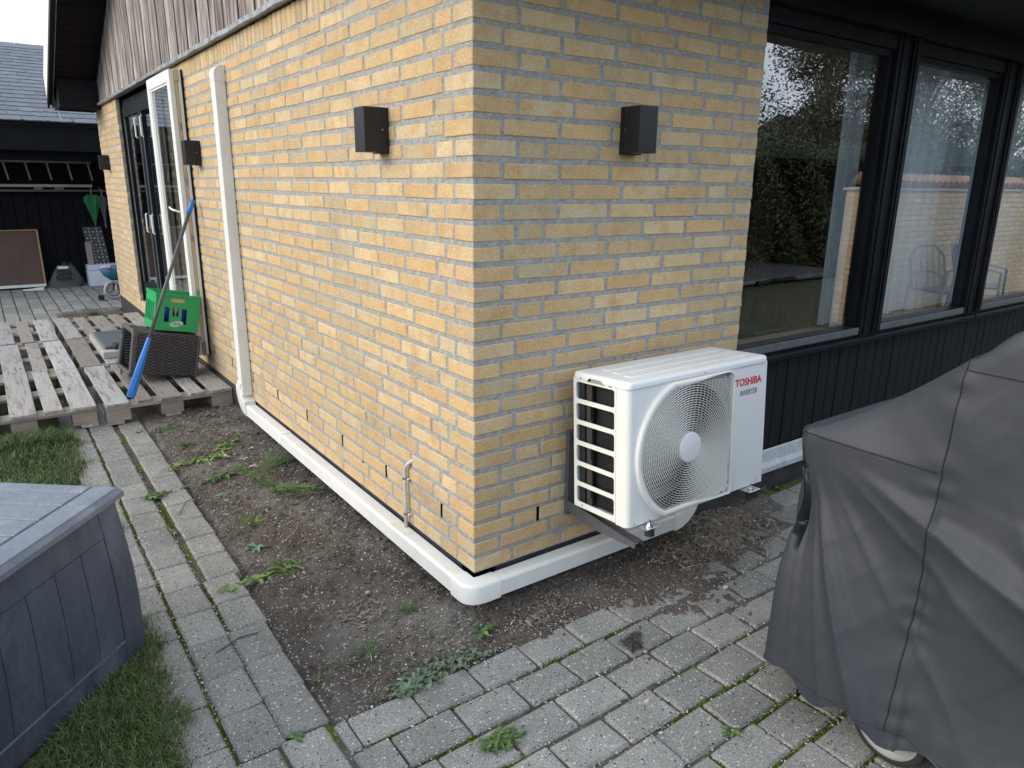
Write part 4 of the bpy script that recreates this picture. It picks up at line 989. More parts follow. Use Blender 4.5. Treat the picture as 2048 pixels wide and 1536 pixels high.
yb = MB().cbox(.095, .205, .014, .06, .190, .238, .006).build('pack', m_yel, None); yb.matrix_world = Matrix.Translation((-.392, 3.62, .352)) @ Matrix.Rotation(R(2), 4, 'Z') @ Matrix.Rotation(R(10.5), 4, 'Y'); tag(yb, 'yellow pack showing through the handle slot of the green crate', 'pack')
lg = MB(); lg.add([(.150, -.0009, .050)] + [(.150 + .046 * math.cos(2 * math.pi * i / 32), -.0009, .050 + .021 * math.sin(2 * math.pi * i / 32) + .008 * math.cos(2 * math.pi * i / 32)) for i in range(32)], [(0, 1 + i, 1 + (i + 1) % 32) for i in range(32)])
lg.build('logo_oval', mat('pale_print', (.45, .60, .52), rough=.5), ct)
fit_text('logo_lettering', 'Arla', .122, .040, .056, .024, mat('crate_print', (.03, .20, .10), rough=.5), ct, Matrix.Translation((0, -.0012, 0)) @ Matrix.Rotation(R(90), 4, 'X'), off=.01, shear=.2)

# ---- blue scraper leaning against the wall
sc = thing('edge_scraper', 'blue plastic scraper with a long grey shaft leaning against the wall', 'scraper')
B0 = Vector((-.645, 3.24, -.020)); TP = Vector((-.040, 3.60, 1.25)); dv = (TP - B0).normalized()
MB().tube([B0 + dv * .36, TP - dv * .08], .0125, 10).build('shaft', m_shaft, sc, smooth=True)
MB().tube([TP - dv * .11, TP - dv * .02, TP], [.017, .018, .012], 10).build('grip', m_blue, sc, smooth=True)
side = dv.cross(Vector((0, 1, 0))).normalized(); nrm = side.cross(dv).normalized(); side = (Vector((1, .1, 0)) - dv * dv.x).normalized(); nrm = dv.cross(side).normalized()
bl = MB(); secs = [(0, .026, .003), (.02, .030, .006), (.12, .029, .010), (.24, .024, .013), (.34, .019, .015), (.38, .017, .0155), (.42, .0155, .0155)]
vs = []
for (t, w_, h_) in secs:
    for k in range(10):
        a = 2 * math.pi * k / 10; q = B0 + dv * t + side * w_ * math.cos(a) * (1 if math.cos(a) > 0 else .9) + nrm * h_ * math.sin(a); vs.append(q)
bl.add(vs, [(i * 10 + k, i * 10 + (k + 1) % 10, (i + 1) * 10 + (k + 1) % 10, (i + 1) * 10 + k) for i in range(len(secs) - 1) for k in range(10)] + [tuple(range(10)), tuple(range(60, 70))])
seg_smooth(bl.build('blade', m_blue, sc, fix=True), 45)
rbs = MB(); rbs.tube([B0 + dv * .05 + nrm * -.014, B0 + dv * .33 + nrm * -.024], .004, 6); rbs.build('blade_rib', m_blue, sc)

# ================================================================ STORAGE BOX
db = thing('storage_box', 'blue grey resin garden storage box with wood look lid', 'storage box')
K = Vector((-1.052, .478, 0)); A = Vector((-.640, -.768, 0)).normalized(); Bv = Vector((-A.y, A.x, 0)) * -1; Bv = Vector((-.768, .640, 0)).normalized(); N_ = -Bv
LB, DB, ZL, ZG = 1.18, .56, .404, GZ
Ag = Vector((-.715, -.700, 0)).normalized()
def bx(s, t, out=0):
    """s along the front 0..LB, t height 0..1: bulged front face"""
    top = K + A * (s + .02) + N_ * -.012; bot = Vector((-1.043, .466, 0)) + Ag * s
    p = top.lerp(bot, 1 - t); bul = .013 * math.sin(math.pi * t) * 1.0
    edge = max(0, .08 - s) / .08
    p = p + N_ * (bul + out) + (-A) * .010 * math.sin(math.pi * t) * edge; p.z = ZG + (ZL - ZG) * t; return p
def strip(name, s0, s1, t0, t1, out, m_, parent, nt=9, thick=.012):
    mb = MB(); vs = []; ns = max(1, int((s1 - s0) / .2))
    P = [[bx(s0 + (s1 - s0) * i / ns, t0 + (t1 - t0) * j / nt, out) for i in range(ns + 1)] for j in range(nt + 1)]
    Qb = [[bx(s0 + (s1 - s0) * i / ns, t0 + (t1 - t0) * j / nt, out - thick) for i in range(ns + 1)] for j in range(nt + 1)]
    w = ns + 1; vs = [p for r_ in P for p in r_] + [p for r_ in Qb for p in r_]; o_ = w * (nt + 1)
    fs = [(j * w + i, j * w + i + 1, (j + 1) * w + i + 1, (j + 1) * w + i) for j in range(nt) for i in range(ns)]
    fs += [(j * w, (j + 1) * w, o_ + (j + 1) * w, o_ + j * w) for j in range(nt)] + [(j * w + ns, o_ + j * w + ns, o_ + (j + 1) * w + ns, (j + 1) * w + ns) for j in range(nt)]
    fs += [(nt * w + i, nt * w + i + 1, o_ + nt * w + i + 1, o_ + nt * w + i) for i in range(ns)] + [(i, o_ + i, o_ + i + 1, i + 1) for i in range(ns)]
    mb.add(vs, fs); o = mb.build(name, m_, parent, fix=True); return seg_smooth(o, 35)
strip('backing', .0, LB, .0, 1, -.006, m_seam, db)
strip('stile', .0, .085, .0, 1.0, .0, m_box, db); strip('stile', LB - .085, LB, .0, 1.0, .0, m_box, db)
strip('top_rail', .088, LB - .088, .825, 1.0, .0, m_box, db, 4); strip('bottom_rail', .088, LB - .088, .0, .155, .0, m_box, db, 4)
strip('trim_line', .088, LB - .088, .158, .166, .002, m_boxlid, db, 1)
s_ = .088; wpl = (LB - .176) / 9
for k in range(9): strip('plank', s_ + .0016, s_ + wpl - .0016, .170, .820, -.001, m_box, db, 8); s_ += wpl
strip('handle_recess', .50, .69, .865, 1.0, .004, mat('recess_grey', (.07, .08, .10), rough=.5), db, 2)
bk_ = MB(); E0, E1 = K + N_ * -.02, K + A * LB + N_ * -.02
for (a, b) in ((E0, E0 + Bv * (DB - .02)), (E0 + Bv * (DB - .02), E1 + Bv * (DB - .02)), (E1 + Bv * (DB - .02), E1)):
    bk_.add([(a.x, a.y, ZG), (b.x, b.y, ZG), (b.x, b.y, ZL), (a.x, a.y, ZL)], [(0, 1, 2, 3)])
bk_.build('side_wall', m_box, db)
def BL(s, d, z): p = K + A * s + Bv * d; return Vector((p.x, p.y, z))
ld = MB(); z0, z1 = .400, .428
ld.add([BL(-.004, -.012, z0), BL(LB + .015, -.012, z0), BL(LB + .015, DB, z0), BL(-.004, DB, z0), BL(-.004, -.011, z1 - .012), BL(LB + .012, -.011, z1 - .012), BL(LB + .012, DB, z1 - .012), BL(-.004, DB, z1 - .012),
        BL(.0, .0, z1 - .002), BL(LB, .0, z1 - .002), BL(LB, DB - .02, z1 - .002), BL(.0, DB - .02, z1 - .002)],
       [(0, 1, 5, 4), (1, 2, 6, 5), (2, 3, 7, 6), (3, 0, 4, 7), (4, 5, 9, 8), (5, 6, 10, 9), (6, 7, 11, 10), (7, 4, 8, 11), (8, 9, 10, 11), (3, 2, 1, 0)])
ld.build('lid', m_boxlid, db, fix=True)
MB().add([BL(.004, .004, z1 - .0008), BL(LB - .004, .004, z1 - .0008), BL(LB - .004, DB - .024, z1 - .0008), BL(.004, DB - .024, z1 - .0008)], [(0, 1, 2, 3)]).build('lid_groove', m_seam, db)
def lidboard(s0, s1, d0, d1):
    g = .0028; mb = MB(); mb.add([BL(s0 + g, d0 + g, z1 - .0015), BL(s1 - g, d0 + g, z1 - .0015), BL(s1 - g, d1 - g, z1 - .0015), BL(s0 + g, d1 - g, z1 - .0015), BL(s0 + g + .003, d0 + g + .003, z1 + .0035), BL(s1 - g - .003, d0 + g + .003, z1 + .0035), BL(s1 - g - .003, d1 - g - .003, z1 + .0035), BL(s0 + g + .003, d1 - g - .003, z1 + .0035)],
                                 [(0, 1, 5, 4), (1, 2, 6, 5), (2, 3, 7, 6), (3, 0, 4, 7), (4, 5, 6, 7)]); mb.build('lid_board', m_boxlid, db, fix=True)
lidboard(0, LB, 0, .085)
lidboard(0, .055, .085, DB - .02)
s_ = .055
while s_ < LB - .06: lidboard(s_, min(s_ + .098, LB), .085, DB - .02); s_ += .098

# ================================================================ COVERED GRILL
cv = thing('covered_grill', 'barbecue grill on wheels under a dark grey fabric cover', 'covered grill')
X0, X1, Y0, Y1 = .505, 1.14, -.905, -2.62; HEM = -.045
def sst(a, b, x): t = max(0, min(1, (x - a) / (b - a))); return t * t * (3 - 2 * t)
def HT(y): 
    k = max(0, min(1, (-.93 - y) / .385)) ** 1.22
    return .735 + .275 * k + .085 * sst(-1.31, -1.42, y) - .35 * sst(-2.2, -2.5, y)
outl = []
def addline(p, q, n_): 
    for i in range(n_): outl.append((p[0] + (q[0] - p[0]) * i / n_, p[1] + (q[1] - p[1]) * i / n_))
cr_ = .035
addline((X0 + cr_, Y0), (X0 + .008, Y0 - .008), 4); addline((X0, Y0 - cr_), (X0, Y1 + cr_), 230); addline((X0 + .01, Y1 + .01), (X0 + cr_, Y1), 3); addline((X0 + cr_, Y1), (X1 - cr_, Y1), 16)
addline((X1, Y1 + cr_), (X1, Y0 - cr_), 80); addline((X1 - cr_, Y0), (X0 + cr_, Y0), 34)
NO = len(outl)
def onorm(i):
    a, b = outl[(i - 1) % NO], outl[(i + 1) % NO]; dx, dy = b[0] - a[0], b[1] - a[1]; L_ = math.hypot(dx, dy) or 1; return (dy / L_, -dx / L_)
def ogood(i):
    x, y = outl[i]; n = onorm(i); c = Vector(((X0 + X1) / 2, (Y0 + Y1) / 2, 0)); 
    v = Vector((x - c.x, y - c.y, 0))
    return n if v.x * n[0] + v.y * n[1] > 0 else (-n[0], -n[1])
NV = 110
def cover_pt(i, t):
    x, y = outl[i]; n = ogood(i); H_ = HT(y); seamz = .725 if y > -1.30 else H_ - .10
    z = HEM + (H_ - HEM) * t
    d = Vector((n[0], n[1], 0)); off = 0
    fall = 1 - t
    off += (.028 - .016 * sst(-1.05, -1.3, y)) * fall ** 1.3                                     # slight flare to the hem
    # folds radiating from the shelf corner
    ry, rz = (Y0 - .02) - y, .735 - z; r_ = math.hypot(ry, rz)
    if x < X0 + .06 and r_ > .02:
        th_ = math.atan2(ry, max(rz, .0001))
        env = sst(.05, .35, r_) * (1 - sst(.75, 1.15, r_)) * sst(.02, .2, rz)
        ph = 9.0 * th_ + 1.3 * math.sin(3.1 * th_ + .6)
        off += env * (.042 * ((1 - abs(math.sin(ph * .62 + .4))) ** 2.4 - .25) + .006 * math.sin(2.3 * ph + 1) + .008 * (1 - abs(math.sin(1.9 * ph))) ** 3)
        off -= .045 * math.exp(-((z - .50) ** 2) / .02 - (ry ** 2) / .012)          # pinch below the corner
        off -= .012 * sst(.0, .3, rz) * math.exp(-((ry - .40) ** 2) / .004)          # gather along the upright seam
        ry2, rz2 = -1.31 - y, 1.0 - z
        if ry2 > 0:
            th2 = math.atan2(ry2, max(rz2, .001)); r2 = math.hypot(ry2, rz2)
            off += sst(.25, .6, r2) * sst(0, .12, ry2) * (.012 * math.sin(7 * th2 + 1.1) + .024 * (1 - abs(math.sin(5.3 * th2 + .7))) ** 2.5)
            off += .010 * math.sin((y * 6 + z * 9)) * sst(.1, .5, rz2)
    elif y > Y0 - .06: off += .035 * math.sin(x * 24 + 1) * fall ** 1.2 + .03 * fall * math.sin(x * 9)
    else: off += .018 * math.sin(y * 17) * fall
    off += .005 * mnoise.fractal(Vector((x * 4, y * 4, z * 4)), 1, 2, 4) + .0045 * .35 * (1 - abs(mnoise.noise(Vector((y * 7 + z * 5, z * 2.5 - y * 2, 4))))) ** 6
    off += .0028 * math.exp(-((y + 1.30) ** 2) / .0016) * math.sin(z * 75 + 2 * math.sin(z * 19))
    p = Vector((x, y, z)) + d * off
    if z > seamz: p.x += (z - .725) * .45 * (1 if x < .8 else -.4) * (1 - sst(-1.08, -1.33, y))

    if z > H_ - .05: 
        k = (z - (H_ - .05)) / .05; p -= d * .012 * k * k
    if x < X0 + .05 and y > -1.0: p.z -= .0
    hemd = .025 * math.sin(i * .21) * (1 - t) ** 6
    p.z += hemd + (-.010 * (1 - t) ** 3 * sst(-1.0, -1.35, y) if x < X0 + .05 else 0)
    return p
vs = []
ts = [1 - (1 - j / NV) ** 1.0 for j in range(NV + 1)]
for j in range(NV + 1):
    for i in range(NO): vs.append(cover_pt(i, ts[j]))
fs = [(j * NO + i, j * NO + (i + 1) % NO, (j + 1) * NO + (i + 1) % NO, (j + 1) * NO + i) for j in range(NV) for i in range(NO)]
base = NV * NO; NR = 14; cxm = (X0 + X1) / 2
for r_ in range(1, NR + 1):
    k = r_ / NR
    for i in range(NO):
        p = vs[base + i]; x, y = outl[i]; cyy = max(Y1 + .3, min(Y0 - .3, y))
        q = Vector((cxm, cyy if abs(y - Y0) > .31 else Y0 - .31 * k - (Y0 - y) * (1 - k), 0))
        qx = p.x + (cxm - p.x) * k; qy = y + (cyy - y) * k
        z = HT(qy) + .018 * math.sin(math.pi / 2 * k) - .006 + .004 * mnoise.fractal(Vector((qx * 6, qy * 6, 2)), 1, 2, 3)
        k2 = min(1, k * 4); z = p.z + (z - p.z) * k2 
        vs.append(Vector((qx, qy, z)))
for r_ in range(NR): fs += [(base + r_ * NO + i, base + r_ * NO + (i + 1) % NO, base + (r_ + 1) * NO + (i + 1) % NO, base + (r_ + 1) * NO + i) for i in range(NO)]
mb = MB(); mb.add(vs, fs); cov = mb.build('cover', m_cover, cv, smooth=True, fix=True)
from mathutils.bvhtree import BVHTree
bvh = BVHTree.FromPolygons([tuple(v) for v in vs], fs)
def seamline(name, pts, r=.0022):
    out = []
    for k in range(len(pts) - 1):
        a, b = Vector(pts[k]), Vector(pts[k + 1]); n_ = max(2, int((b - a).length / .012))
        for i in range(n_):
            p = a.lerp(b, i / n_); h = bvh.ray_cast(p + Vector((-.5, 0, .0)), Vector((1, 0, 0)), 1.6)
            if h[0] is not None: out.append(h[0] + h[1] * (.0002 if h[1].x < 0 else -.0002))
    if len(out) > 2: MB().tube(out, r, 5).build(name, m_seam, cov)
seamline('seam', [(.5, -.925, .722), (.5, -1.302, .722)]); seamline('seam', [(.5, -1.318, 1.05), (.5, -1.312, .98), (.5, -1.302, .72), (.5, -1.275, -.045)]); seamline('seam', [(.5, -1.313, .985), (.5, -2.5, .975)], .0018)
seamline('hem_stitch', [(.5, -.93, -.028), (.5, -2.5, -.038)], .0012)
hm = MB(); hm.tube([vs[i] for i in list(range(0, 238))], .0028, 5); hm.build('hem', m_cover, cov)
# grill body, legs and wheels beneath the cover
gb = MB(); gb.box(.62, 1.02, -1.9, -1.33, .02, .9); gb.build('cabinet', m_black, cv)
for (yw) in (-1.33, -2.0):
    wh = MB(); cxw, cyw, czw, rw = .572, yw + .068, GZ + .105, .105
    pr2 = [(.0, .105), (.012, .1055), (.026, .103), (.030, .090), (.0, .088)]
    def ringp(r_, dx, n_=40): return [(cxw + dx, cyw + r_ * math.cos(2 * math.pi * k / n_), czw + r_ * math.sin(2 * math.pi * k / n_)) for k in range(n_)]
    vs_ = []
    for (dx, rr_) in ((-.018, .086), (-.020, .095), (-.016, .103), (0, .105), (.02, .104), (.026, .095), (.026, .080)): vs_ += ringp(rr_, dx)
    wh = MB(); wh.add(vs_, [(a * 40 + k, a * 40 + (k + 1) % 40, (a + 1) * 40 + (k + 1) % 40, (a + 1) * 40 + k) for a in range(6) for k in range(40)])
    w_o = seg_smooth(wh.build('wheel', m_rubber, cv, fix=True), 40)
    hb2 = MB(); vs_ = []
    for (dx, rr_) in ((-.0185, .0865), (-.0205, .080), (-.014, .074), (-.010, .068)): vs_ += ringp(rr_, dx)
    hb2.add(vs_, [(a * 40 + k, a * 40 + (k + 1) % 40, (a + 1) * 40 + (k + 1) % 40, (a + 1) * 40 + k) for a in range(3) for k in range(40)])
    for k in range(6):
        a = 2 * math.pi * k / 6 + .3; M_ = Matrix.Translation((cxw, cyw, czw)) @ Matrix.Rotation(a, 4, 'X')
        hb2.prism([(-.016, -.016, .018), (-.016, .016, .018), (-.013, .022, .072), (-.013, -.022, .072)], (.010, 0, 0), M=M_)
    hb2.tube([(cxw - .024, cyw, czw), (cxw + .02, cyw, czw)], .024, 16); seg_smooth(hb2.build('hub', mat('grey_hub', (.30, .30, .29), rough=.45), w_o, fix=True), 40)
    MB().box(cxw - .006, cxw - .002, cyw - .075, cyw + .075, czw - .075, czw + .075).build('hub_back', mat('hub_shade', (.10, .10, .10), rough=.6), w_o)

# ================================================================ CARPORT
cp = thing('carport', 'black timber carport with slate shingle roof behind the yard', 'carport')
MB().box(-5.5, 3.0, 10.0, 10.14, 1.745, 2.09).build('fascia', m_carport, cp); MB().box(-5.5, 3.0, 10.18, 10.3, 1.625, 1.80).build('beam', m_carport, cp)
MB().box(-5.5, 3.0, 9.985, 9.999, 2.065, 2.10).build('drip_edge', m_seam, cp)
bw = MB().box(-5.5, 3.0, 11.06, 11.16, -.2, 2.2).build('back_wall', m_slot, cp)
for i in range(56):
    x = -5.5 + i * .15; MB().box(x + .004, x + .146, 11.03, 11.058, -.18, 2.1).build('board', m_carport, bw)
MB().box(2.9, 3.0, 10.2, 11.1, -.2, 2.1).build('side_wall', m_carport, cp); MB().box(-5.5, -5.4, 10.2, 11.1, -.2, 2.1).build('side_wall', m_carport, cp)
MB().box(-5.5, 3.0, 10.2, 15, 2.05, 2.08).build('ceiling', m_carport, cp); MB().box(-5.4, 2.9, 14.9, 15, -.2, 3).build('rear_wall', m_carport, cp)
# slate roof
RY0, RZ0, RY1, RZ1 = 9.93, 2.105, 14.0, 3.555
sl_ang = math.atan2(RZ1 - RZ0, RY1 - RY0); Ls = math.hypot(RZ1 - RZ0, RY1 - RY0)
rf = MB(); rf.add([(-5.6, RY0, RZ0 - .01), (3.2, RY0, RZ0 - .01), (3.2, RY1, RZ1 - .01), (-5.6, RY1, RZ1 - .01), (-5.6, 18, RZ0 - .01), (3.2, 18, RZ0 - .01)], [(0, 1, 2, 3), (3, 2, 5, 4)]); rf = rf.build('roof', m_seam, cp)
def shingle_mesh():
    out = []
    for v in range(5):
        w, L_ = .288, .42; mb = MB(); j = lambda: random.uniform(-.006, .006)
        P = [(0, L_), (0, .03 + j()), (.03, .004 + j()), (.10, .0 + j()), (.19, .0 + j()), (w - .03, .006 + j()), (w, .03 + j()), (w, L_)]
        mb.add([(x, y, 0) for x, y in P] + [(x, y, -.014) for x, y in P], [tuple(range(8))[::-1]] + [(i, i + 1, 9 + i, 8 + i) for i in range(7)]); out.append(mb.mesh('shingle', m_slate))
    return out
shm = shingle_mesh(); rest = MB(); cnt = 0; rows_ = int(Ls / .21); lst = []
for r_ in range(rows_ + 1):
    for c_ in range(30): lst.append((r_, c_))
lst.sort(key=lambda rc_: (0 if -3.2 < -5.6 + rc_[1] * .292 < 1.2 else 1, rc_[0]))
BM = Matrix.Translation((0, RY0, RZ0)) @ Matrix.Rotation(sl_ang, 4, 'X')
for (r_, c_) in lst:
    M = BM @ T(-5.6 + c_ * .292 + (.146 if r_ % 2 else 0) + random.uniform(-.004, .004), r_ * .21 + random.uniform(-.008, .008), .020, random.gauss(0, .010), R(1.9) + random.gauss(0, .003))
    M = BM @ Matrix.Translation((-5.6 + c_ * .292 + (.146 if r_ % 2 else 0) + random.uniform(-.004, .004), r_ * .21 + random.uniform(-.008, .008), .020)) @ Matrix.Rotation(-R(2.0), 4, 'X') @ Matrix.Rotation(random.gauss(0, .010), 4, 'Z')
    me = random.choice(shm)
    if cnt < 300: link('shingle', me, rf, M)
    else: rest.add([M @ v.co for v in me.vertices], [tuple(p.vertices) for p in me.polygons], 0, random.random())
    cnt += 1
stuff(rest.build('shingle', m_slate, rf))
# things under the carport
ldr = thing('ladder', 'grey aluminium ladder hung sideways under the carport roof', 'ladder')
for zz in (1.615, 1.345): MB().box(-3.0, .20, 10.86, 10.90, zz - .014, zz + .014).build('rail', m_alu if zz > 1.5 else m_carport, ldr)
for k in range(12): MB().tube([(.17 - .262 * k - .02, 10.88, 1.60), (.17 - .262 * k + .02, 10.88, 1.33)], .014, 6).build('rung', m_alu, ldr)
tag(MB().box(-3.0, .155, 10.74, 10.84, 1.262, 1.300).build('plank', mat('pale_plank', (.40, .36, .33), (.28, .21, .16), scale=1.2, rough=.8)), 'long pale plank stored level below the hung ladder', 'plank')
tag(MB().box(-3.0, .36, 10.86, 10.95, 1.195, 1.225).build('shelf_rail', m_shaft), 'thin dark rail fixed under the long pale plank', 'rail')
for (x, nm) in ((-.58, 'left'), (-.32, 'right')): tag(MB().box(x, x + .11, 10.80, 10.9, 1.226, 1.258).build('bracket_block', m_plankgrey), 'pale block under the plank, the %s one' % nm, 'block', 'blocks under the plank')
bd = thing('framed_board', 'large brown plywood board with thin wood frame leaning in the carport', 'board', None, (0, 0, 0))
def lean(x, z, o_=0): 
    t = (z + .13) / .80; return Vector((x, 10.62 + .30 * t + o_, z))
PB = [(-1.95, -.125), (-.635, -.125), (-.625, .645), (-1.95, .645)]
mb = MB(); mb.add([lean(*p) for p in PB] + [lean(p[0], p[1], .02) for p in PB], [(0, 1, 2, 3), (7, 6, 5, 4), (0, 4, 5, 1), (1, 5, 6, 2), (2, 6, 7, 3)]); mb.build('sheet', m_brownboard, bd)
def fedge(p, q, w, m_, nm):
    a, b = lean(*p, -.012), lean(*q, -.012); MB().tube([a, b], w, 4).build(nm, m_, bd)
fedge((-1.95, -.125), (-.63, -.125), .026, m_white2, 'bottom_edge'); fedge((-.635, -.13), (-.625, .65), .014, mat('orange_pine', (.38, .22, .12), rough=.7), 'frame_edge'); fedge((-1.95, .65), (-.62, .65), .013, mat('tan_edge', (.34, .19, .11), rough=.7), 'frame_edge')
bg_ = MB(); vs_ = []; nl = 9; nc = 20
for j in range(nl + 1):
    t = j / nl; wx = .232 * (1 - .62 * t ** 1.6); wy = .13 * (1 - .7 * t)
    for i in range(nc):
        a = 2 * math.pi * i / nc; rr_ = 1 + .10 * math.sin(3 * a + 4 * t) + .06 * math.sin(7 * a + 9 * t)
        vs_.append((-.385 + (wx) * rr_ * math.copysign(abs(math.cos(a)) ** .7, math.cos(a)) + .02 * t, 10.62 + wy * rr_ * math.sin(a), GZ + .30 * t + .02 * math.sin(5 * a) * t + (.05 * t if math.cos(a - .8) > .5 else 0)))
bg_.add(vs_, [(j * nc + i, j * nc + (i + 1) % nc, (j + 1) * nc + (i + 1) % nc, (j + 1) * nc + i) for j in range(nl) for i in range(nc)] + [tuple(nl * nc + i for i in range(nc))])
bgo = thing('sack', 'slumped grey sack with a pale opening between the board and the white boxes', 'sack'); bg_.build('sack_body', m_bag, bgo, smooth=True, fix=True)
MB().cbox(-.46, -.32, 10.50, 10.62, .10, .135, .01).build('sack_opening', m_white2, bgo)
_, _w = text_obj('sack_print', 'Kool', .10, mat('sack_ink', (.015, .017, .02), rough=.9), bgo, T(-.50, 10.478, -.055, 0, R(86)), .004)
text_obj('sack_print', 'Cosi', .10, bpy.data.materials['sack_ink'], bgo, T(-.48, 10.500, .02, 0, R(82)), .004)
tag(MB().cbox(-.085, .44, 10.45, 10.75, GZ, .045, .006).build('foam_box', m_boxwhite), 'front white foam box on the paving under the perforated sheet', 'box', 'white boxes in the carport')
tag(MB().cbox(-.06, .48, 10.78, 10.98, GZ, .115, .006).build('foam_box', m_boxwhite), 'taller white box standing behind the front foam box', 'box', 'white boxes in the carport')
pf = thing('perforated_sheet', 'dark perforated metal sheet with bright dots leaning on the back wall', 'metal sheet')
def pfp(u, v, o_=0): return Vector((-.030 + .255 * u + .045 * (1 - v), 10.86 + .10 * v + o_, .10 + .575 * v))
mb = MB(); mb.add([pfp(0, 0), pfp(1, 0), pfp(1, 1), pfp(0, 1), pfp(0, 0, .012), pfp(1, 0, .012), pfp(1, 1, .012), pfp(0, 1, .012)], [(0, 1, 2, 3), (0, 4, 5, 1), (1, 5, 6, 2), (2, 6, 7, 3), (3, 7, 4, 0)]); mb.build('sheet', mat('dark_sheet', (.06, .065, .08), (.03, .03, .04), scale=30, rough=.5), pf)
dt = MB()
for j in range(12):
    for i in range(5):
        if j % 2 and i % 2 == 0: continue
        c_ = pfp(.1 + .2 * i, .04 + .083 * j, -.003); dt.tube([c_, c_ + Vector((0, -.004, 0))], .0085, 6)
dt.build('punched_dots', m_dots, pf)
tag(MB().prism([(-.035, 10.80, .105), (.048, 10.80, .105), (.045, 10.86, .455), (-.037, 10.86, .455)], (0, .02, 0)).build('grey_panel', m_plankgrey, fix=True), 'narrow pale grey panel leaning in front of the perforated sheet', 'panel')
def umbrella(name, x, zt_, zb_, w, m_, label, handle):
    t = thing('umbrella', label, 'umbrella', 'closed umbrellas hanging in the carport'); mb = MB(); n_ = 16; vs_ = []
    L_ = [(zt_, .5), (zt_ - .05, .95), (zt_ - .10, 1.0), (zt_ - .22, .62), (zt_ - .34, .30), (zb_, .05)]
    for (z, k) in L_:
        for i in range(n_): a = 2 * math.pi * i / n_; r_ = w * k * (1 + (.18 if i % 2 else -.12)); vs_.append((x + r_ * math.cos(a), 10.83 + r_ * .6 * math.sin(a), z + (.02 * (i % 2) if z > zb_ else 0)))
    mb.add(vs_, [(j * n_ + i, j * n_ + (i + 1) % n_, (j + 1) * n_ + (i + 1) % n_, (j + 1) * n_ + i) for j in range(5) for i in range(n_)]); mb.build('canopy', m_, t)
    MB().tube([(x, 10.83, zb_), (x, 10.83, zt_ + .10), (x + handle, 10.83, zt_ + .14)], .007, 6).build('shaft', m_alu, t)
umbrella('u', .138, 1.14, .70, .105, m_umb, 'closed bright green umbrella hanging upside down in the carport', .02)
umbrella('u', .275, 1.12, .66, .05, m_umb2, 'closed dark mesh umbrella hanging beside the green one', -.03)
# child's tricycle peeking out behind the house corner
tk = thing('kids_tricycle', "child's bike with pale tyres and teal seat cover behind the house corner", 'bike', None, (0, 0, 0))
def wheel(cx_, cy_, cz_, r_, tr_r, tilt, nm, par):
    mb = MB(); P = []
    n_ = 40
    for i in range(n_ + 1):
        a = 2 * math.pi * i / n_; P.append((cx_ + r_ * math.cos(a) * math.cos(tilt), cy_ + r_ * math.cos(a) * math.sin(tilt), cz_ + r_ * math.sin(a)))
    mb.tube(P, [tr_r * (1.08 if i % 2 else .92) for i in range(n_ + 1)], 8, caps=False); o = mb.build(nm, m_tyre, par)
    MB().tube([(cx_ + (r_ - tr_r) * math.cos(2 * math.pi * i / 24) * math.cos(tilt), cy_ + (r_ - tr_r) * math.cos(2 * math.pi * i / 24) * math.sin(tilt), cz_ + (r_ - tr_r) * math.sin(2 * math.pi * i / 24)) for i in range(25)], .008, 6, caps=False).build('rim', m_rubber, o)
    return o
wheel(.035, 8.95, GZ + .125, .105, .020, .25, 'wheel', tk); wheel(.20, 9.15, GZ + .125, .105, .020, .25, 'wheel', tk)
MB().tube([(.035, 8.95, GZ + .125), (-.13, 8.90, GZ + .05)], .012, 6).build('crank', m_alu, tk); MB().cbox(-.165, -.09, 8.87, 8.93, GZ + .012, GZ + .075, .012).build('pedal', m_rubber, tk)
MB().tube([(.20, 9.15, GZ + .125), (.06, 9.0, GZ + .32), (.035, 8.95, GZ + .125)], .013, 6).build('fork', m_rubber, tk)
mb = MB(); vs_ = []
for (z, xl, xr, d_) in ((GZ + .25, .02, .30, .05), (GZ + .32, -.06, .32, .09), (GZ + .40, -.10, .30, .10), (GZ + .43, -.06, .24, .06)): vs_ += [(xl, 8.98, z), ((xl + xr) / 2, 8.98 - d_, z + .01), (xr, 8.98, z), ((xl + xr) / 2, 8.98 + d_, z + .02)]
mb.add(vs_, [(j * 4 + i, j * 4 + (i + 1) % 4, (j + 1) * 4 + (i + 1) % 4, (j + 1) * 4 + i) for j in range(3) for i in range(4)] + [(0, 3, 2, 1), (12, 13, 14, 15)]); mb.build('seat_cover', m_teal, tk, smooth=True)
MB().cbox(-.085, .03, 8.88, 8.93, GZ + .41, GZ + .45, .012).build('ribbon', mat('pale_ribbon', (.6, .62, .7), (.45, .2, .35), scale=40, rough=.5), tk)
tag(MB().tube([(-.93, 10.40, GZ + .012), (-.86, 10.38, GZ + .014), (-.80, 10.42, GZ + .016), (-.72, 10.39, GZ + .03), (-.67, 10.42, GZ + .03)], .012, 6).build('white_cable', m_white2), 'short white cable lying on the paving under the brown board', 'cable')
tag(MB().cbox(-.86, -.68, 10.36, 10.44, GZ + .002, GZ + .022, .004).build('wood_offcut', m_white2), 'white slat lying on the paving before the brown board', 'slat')

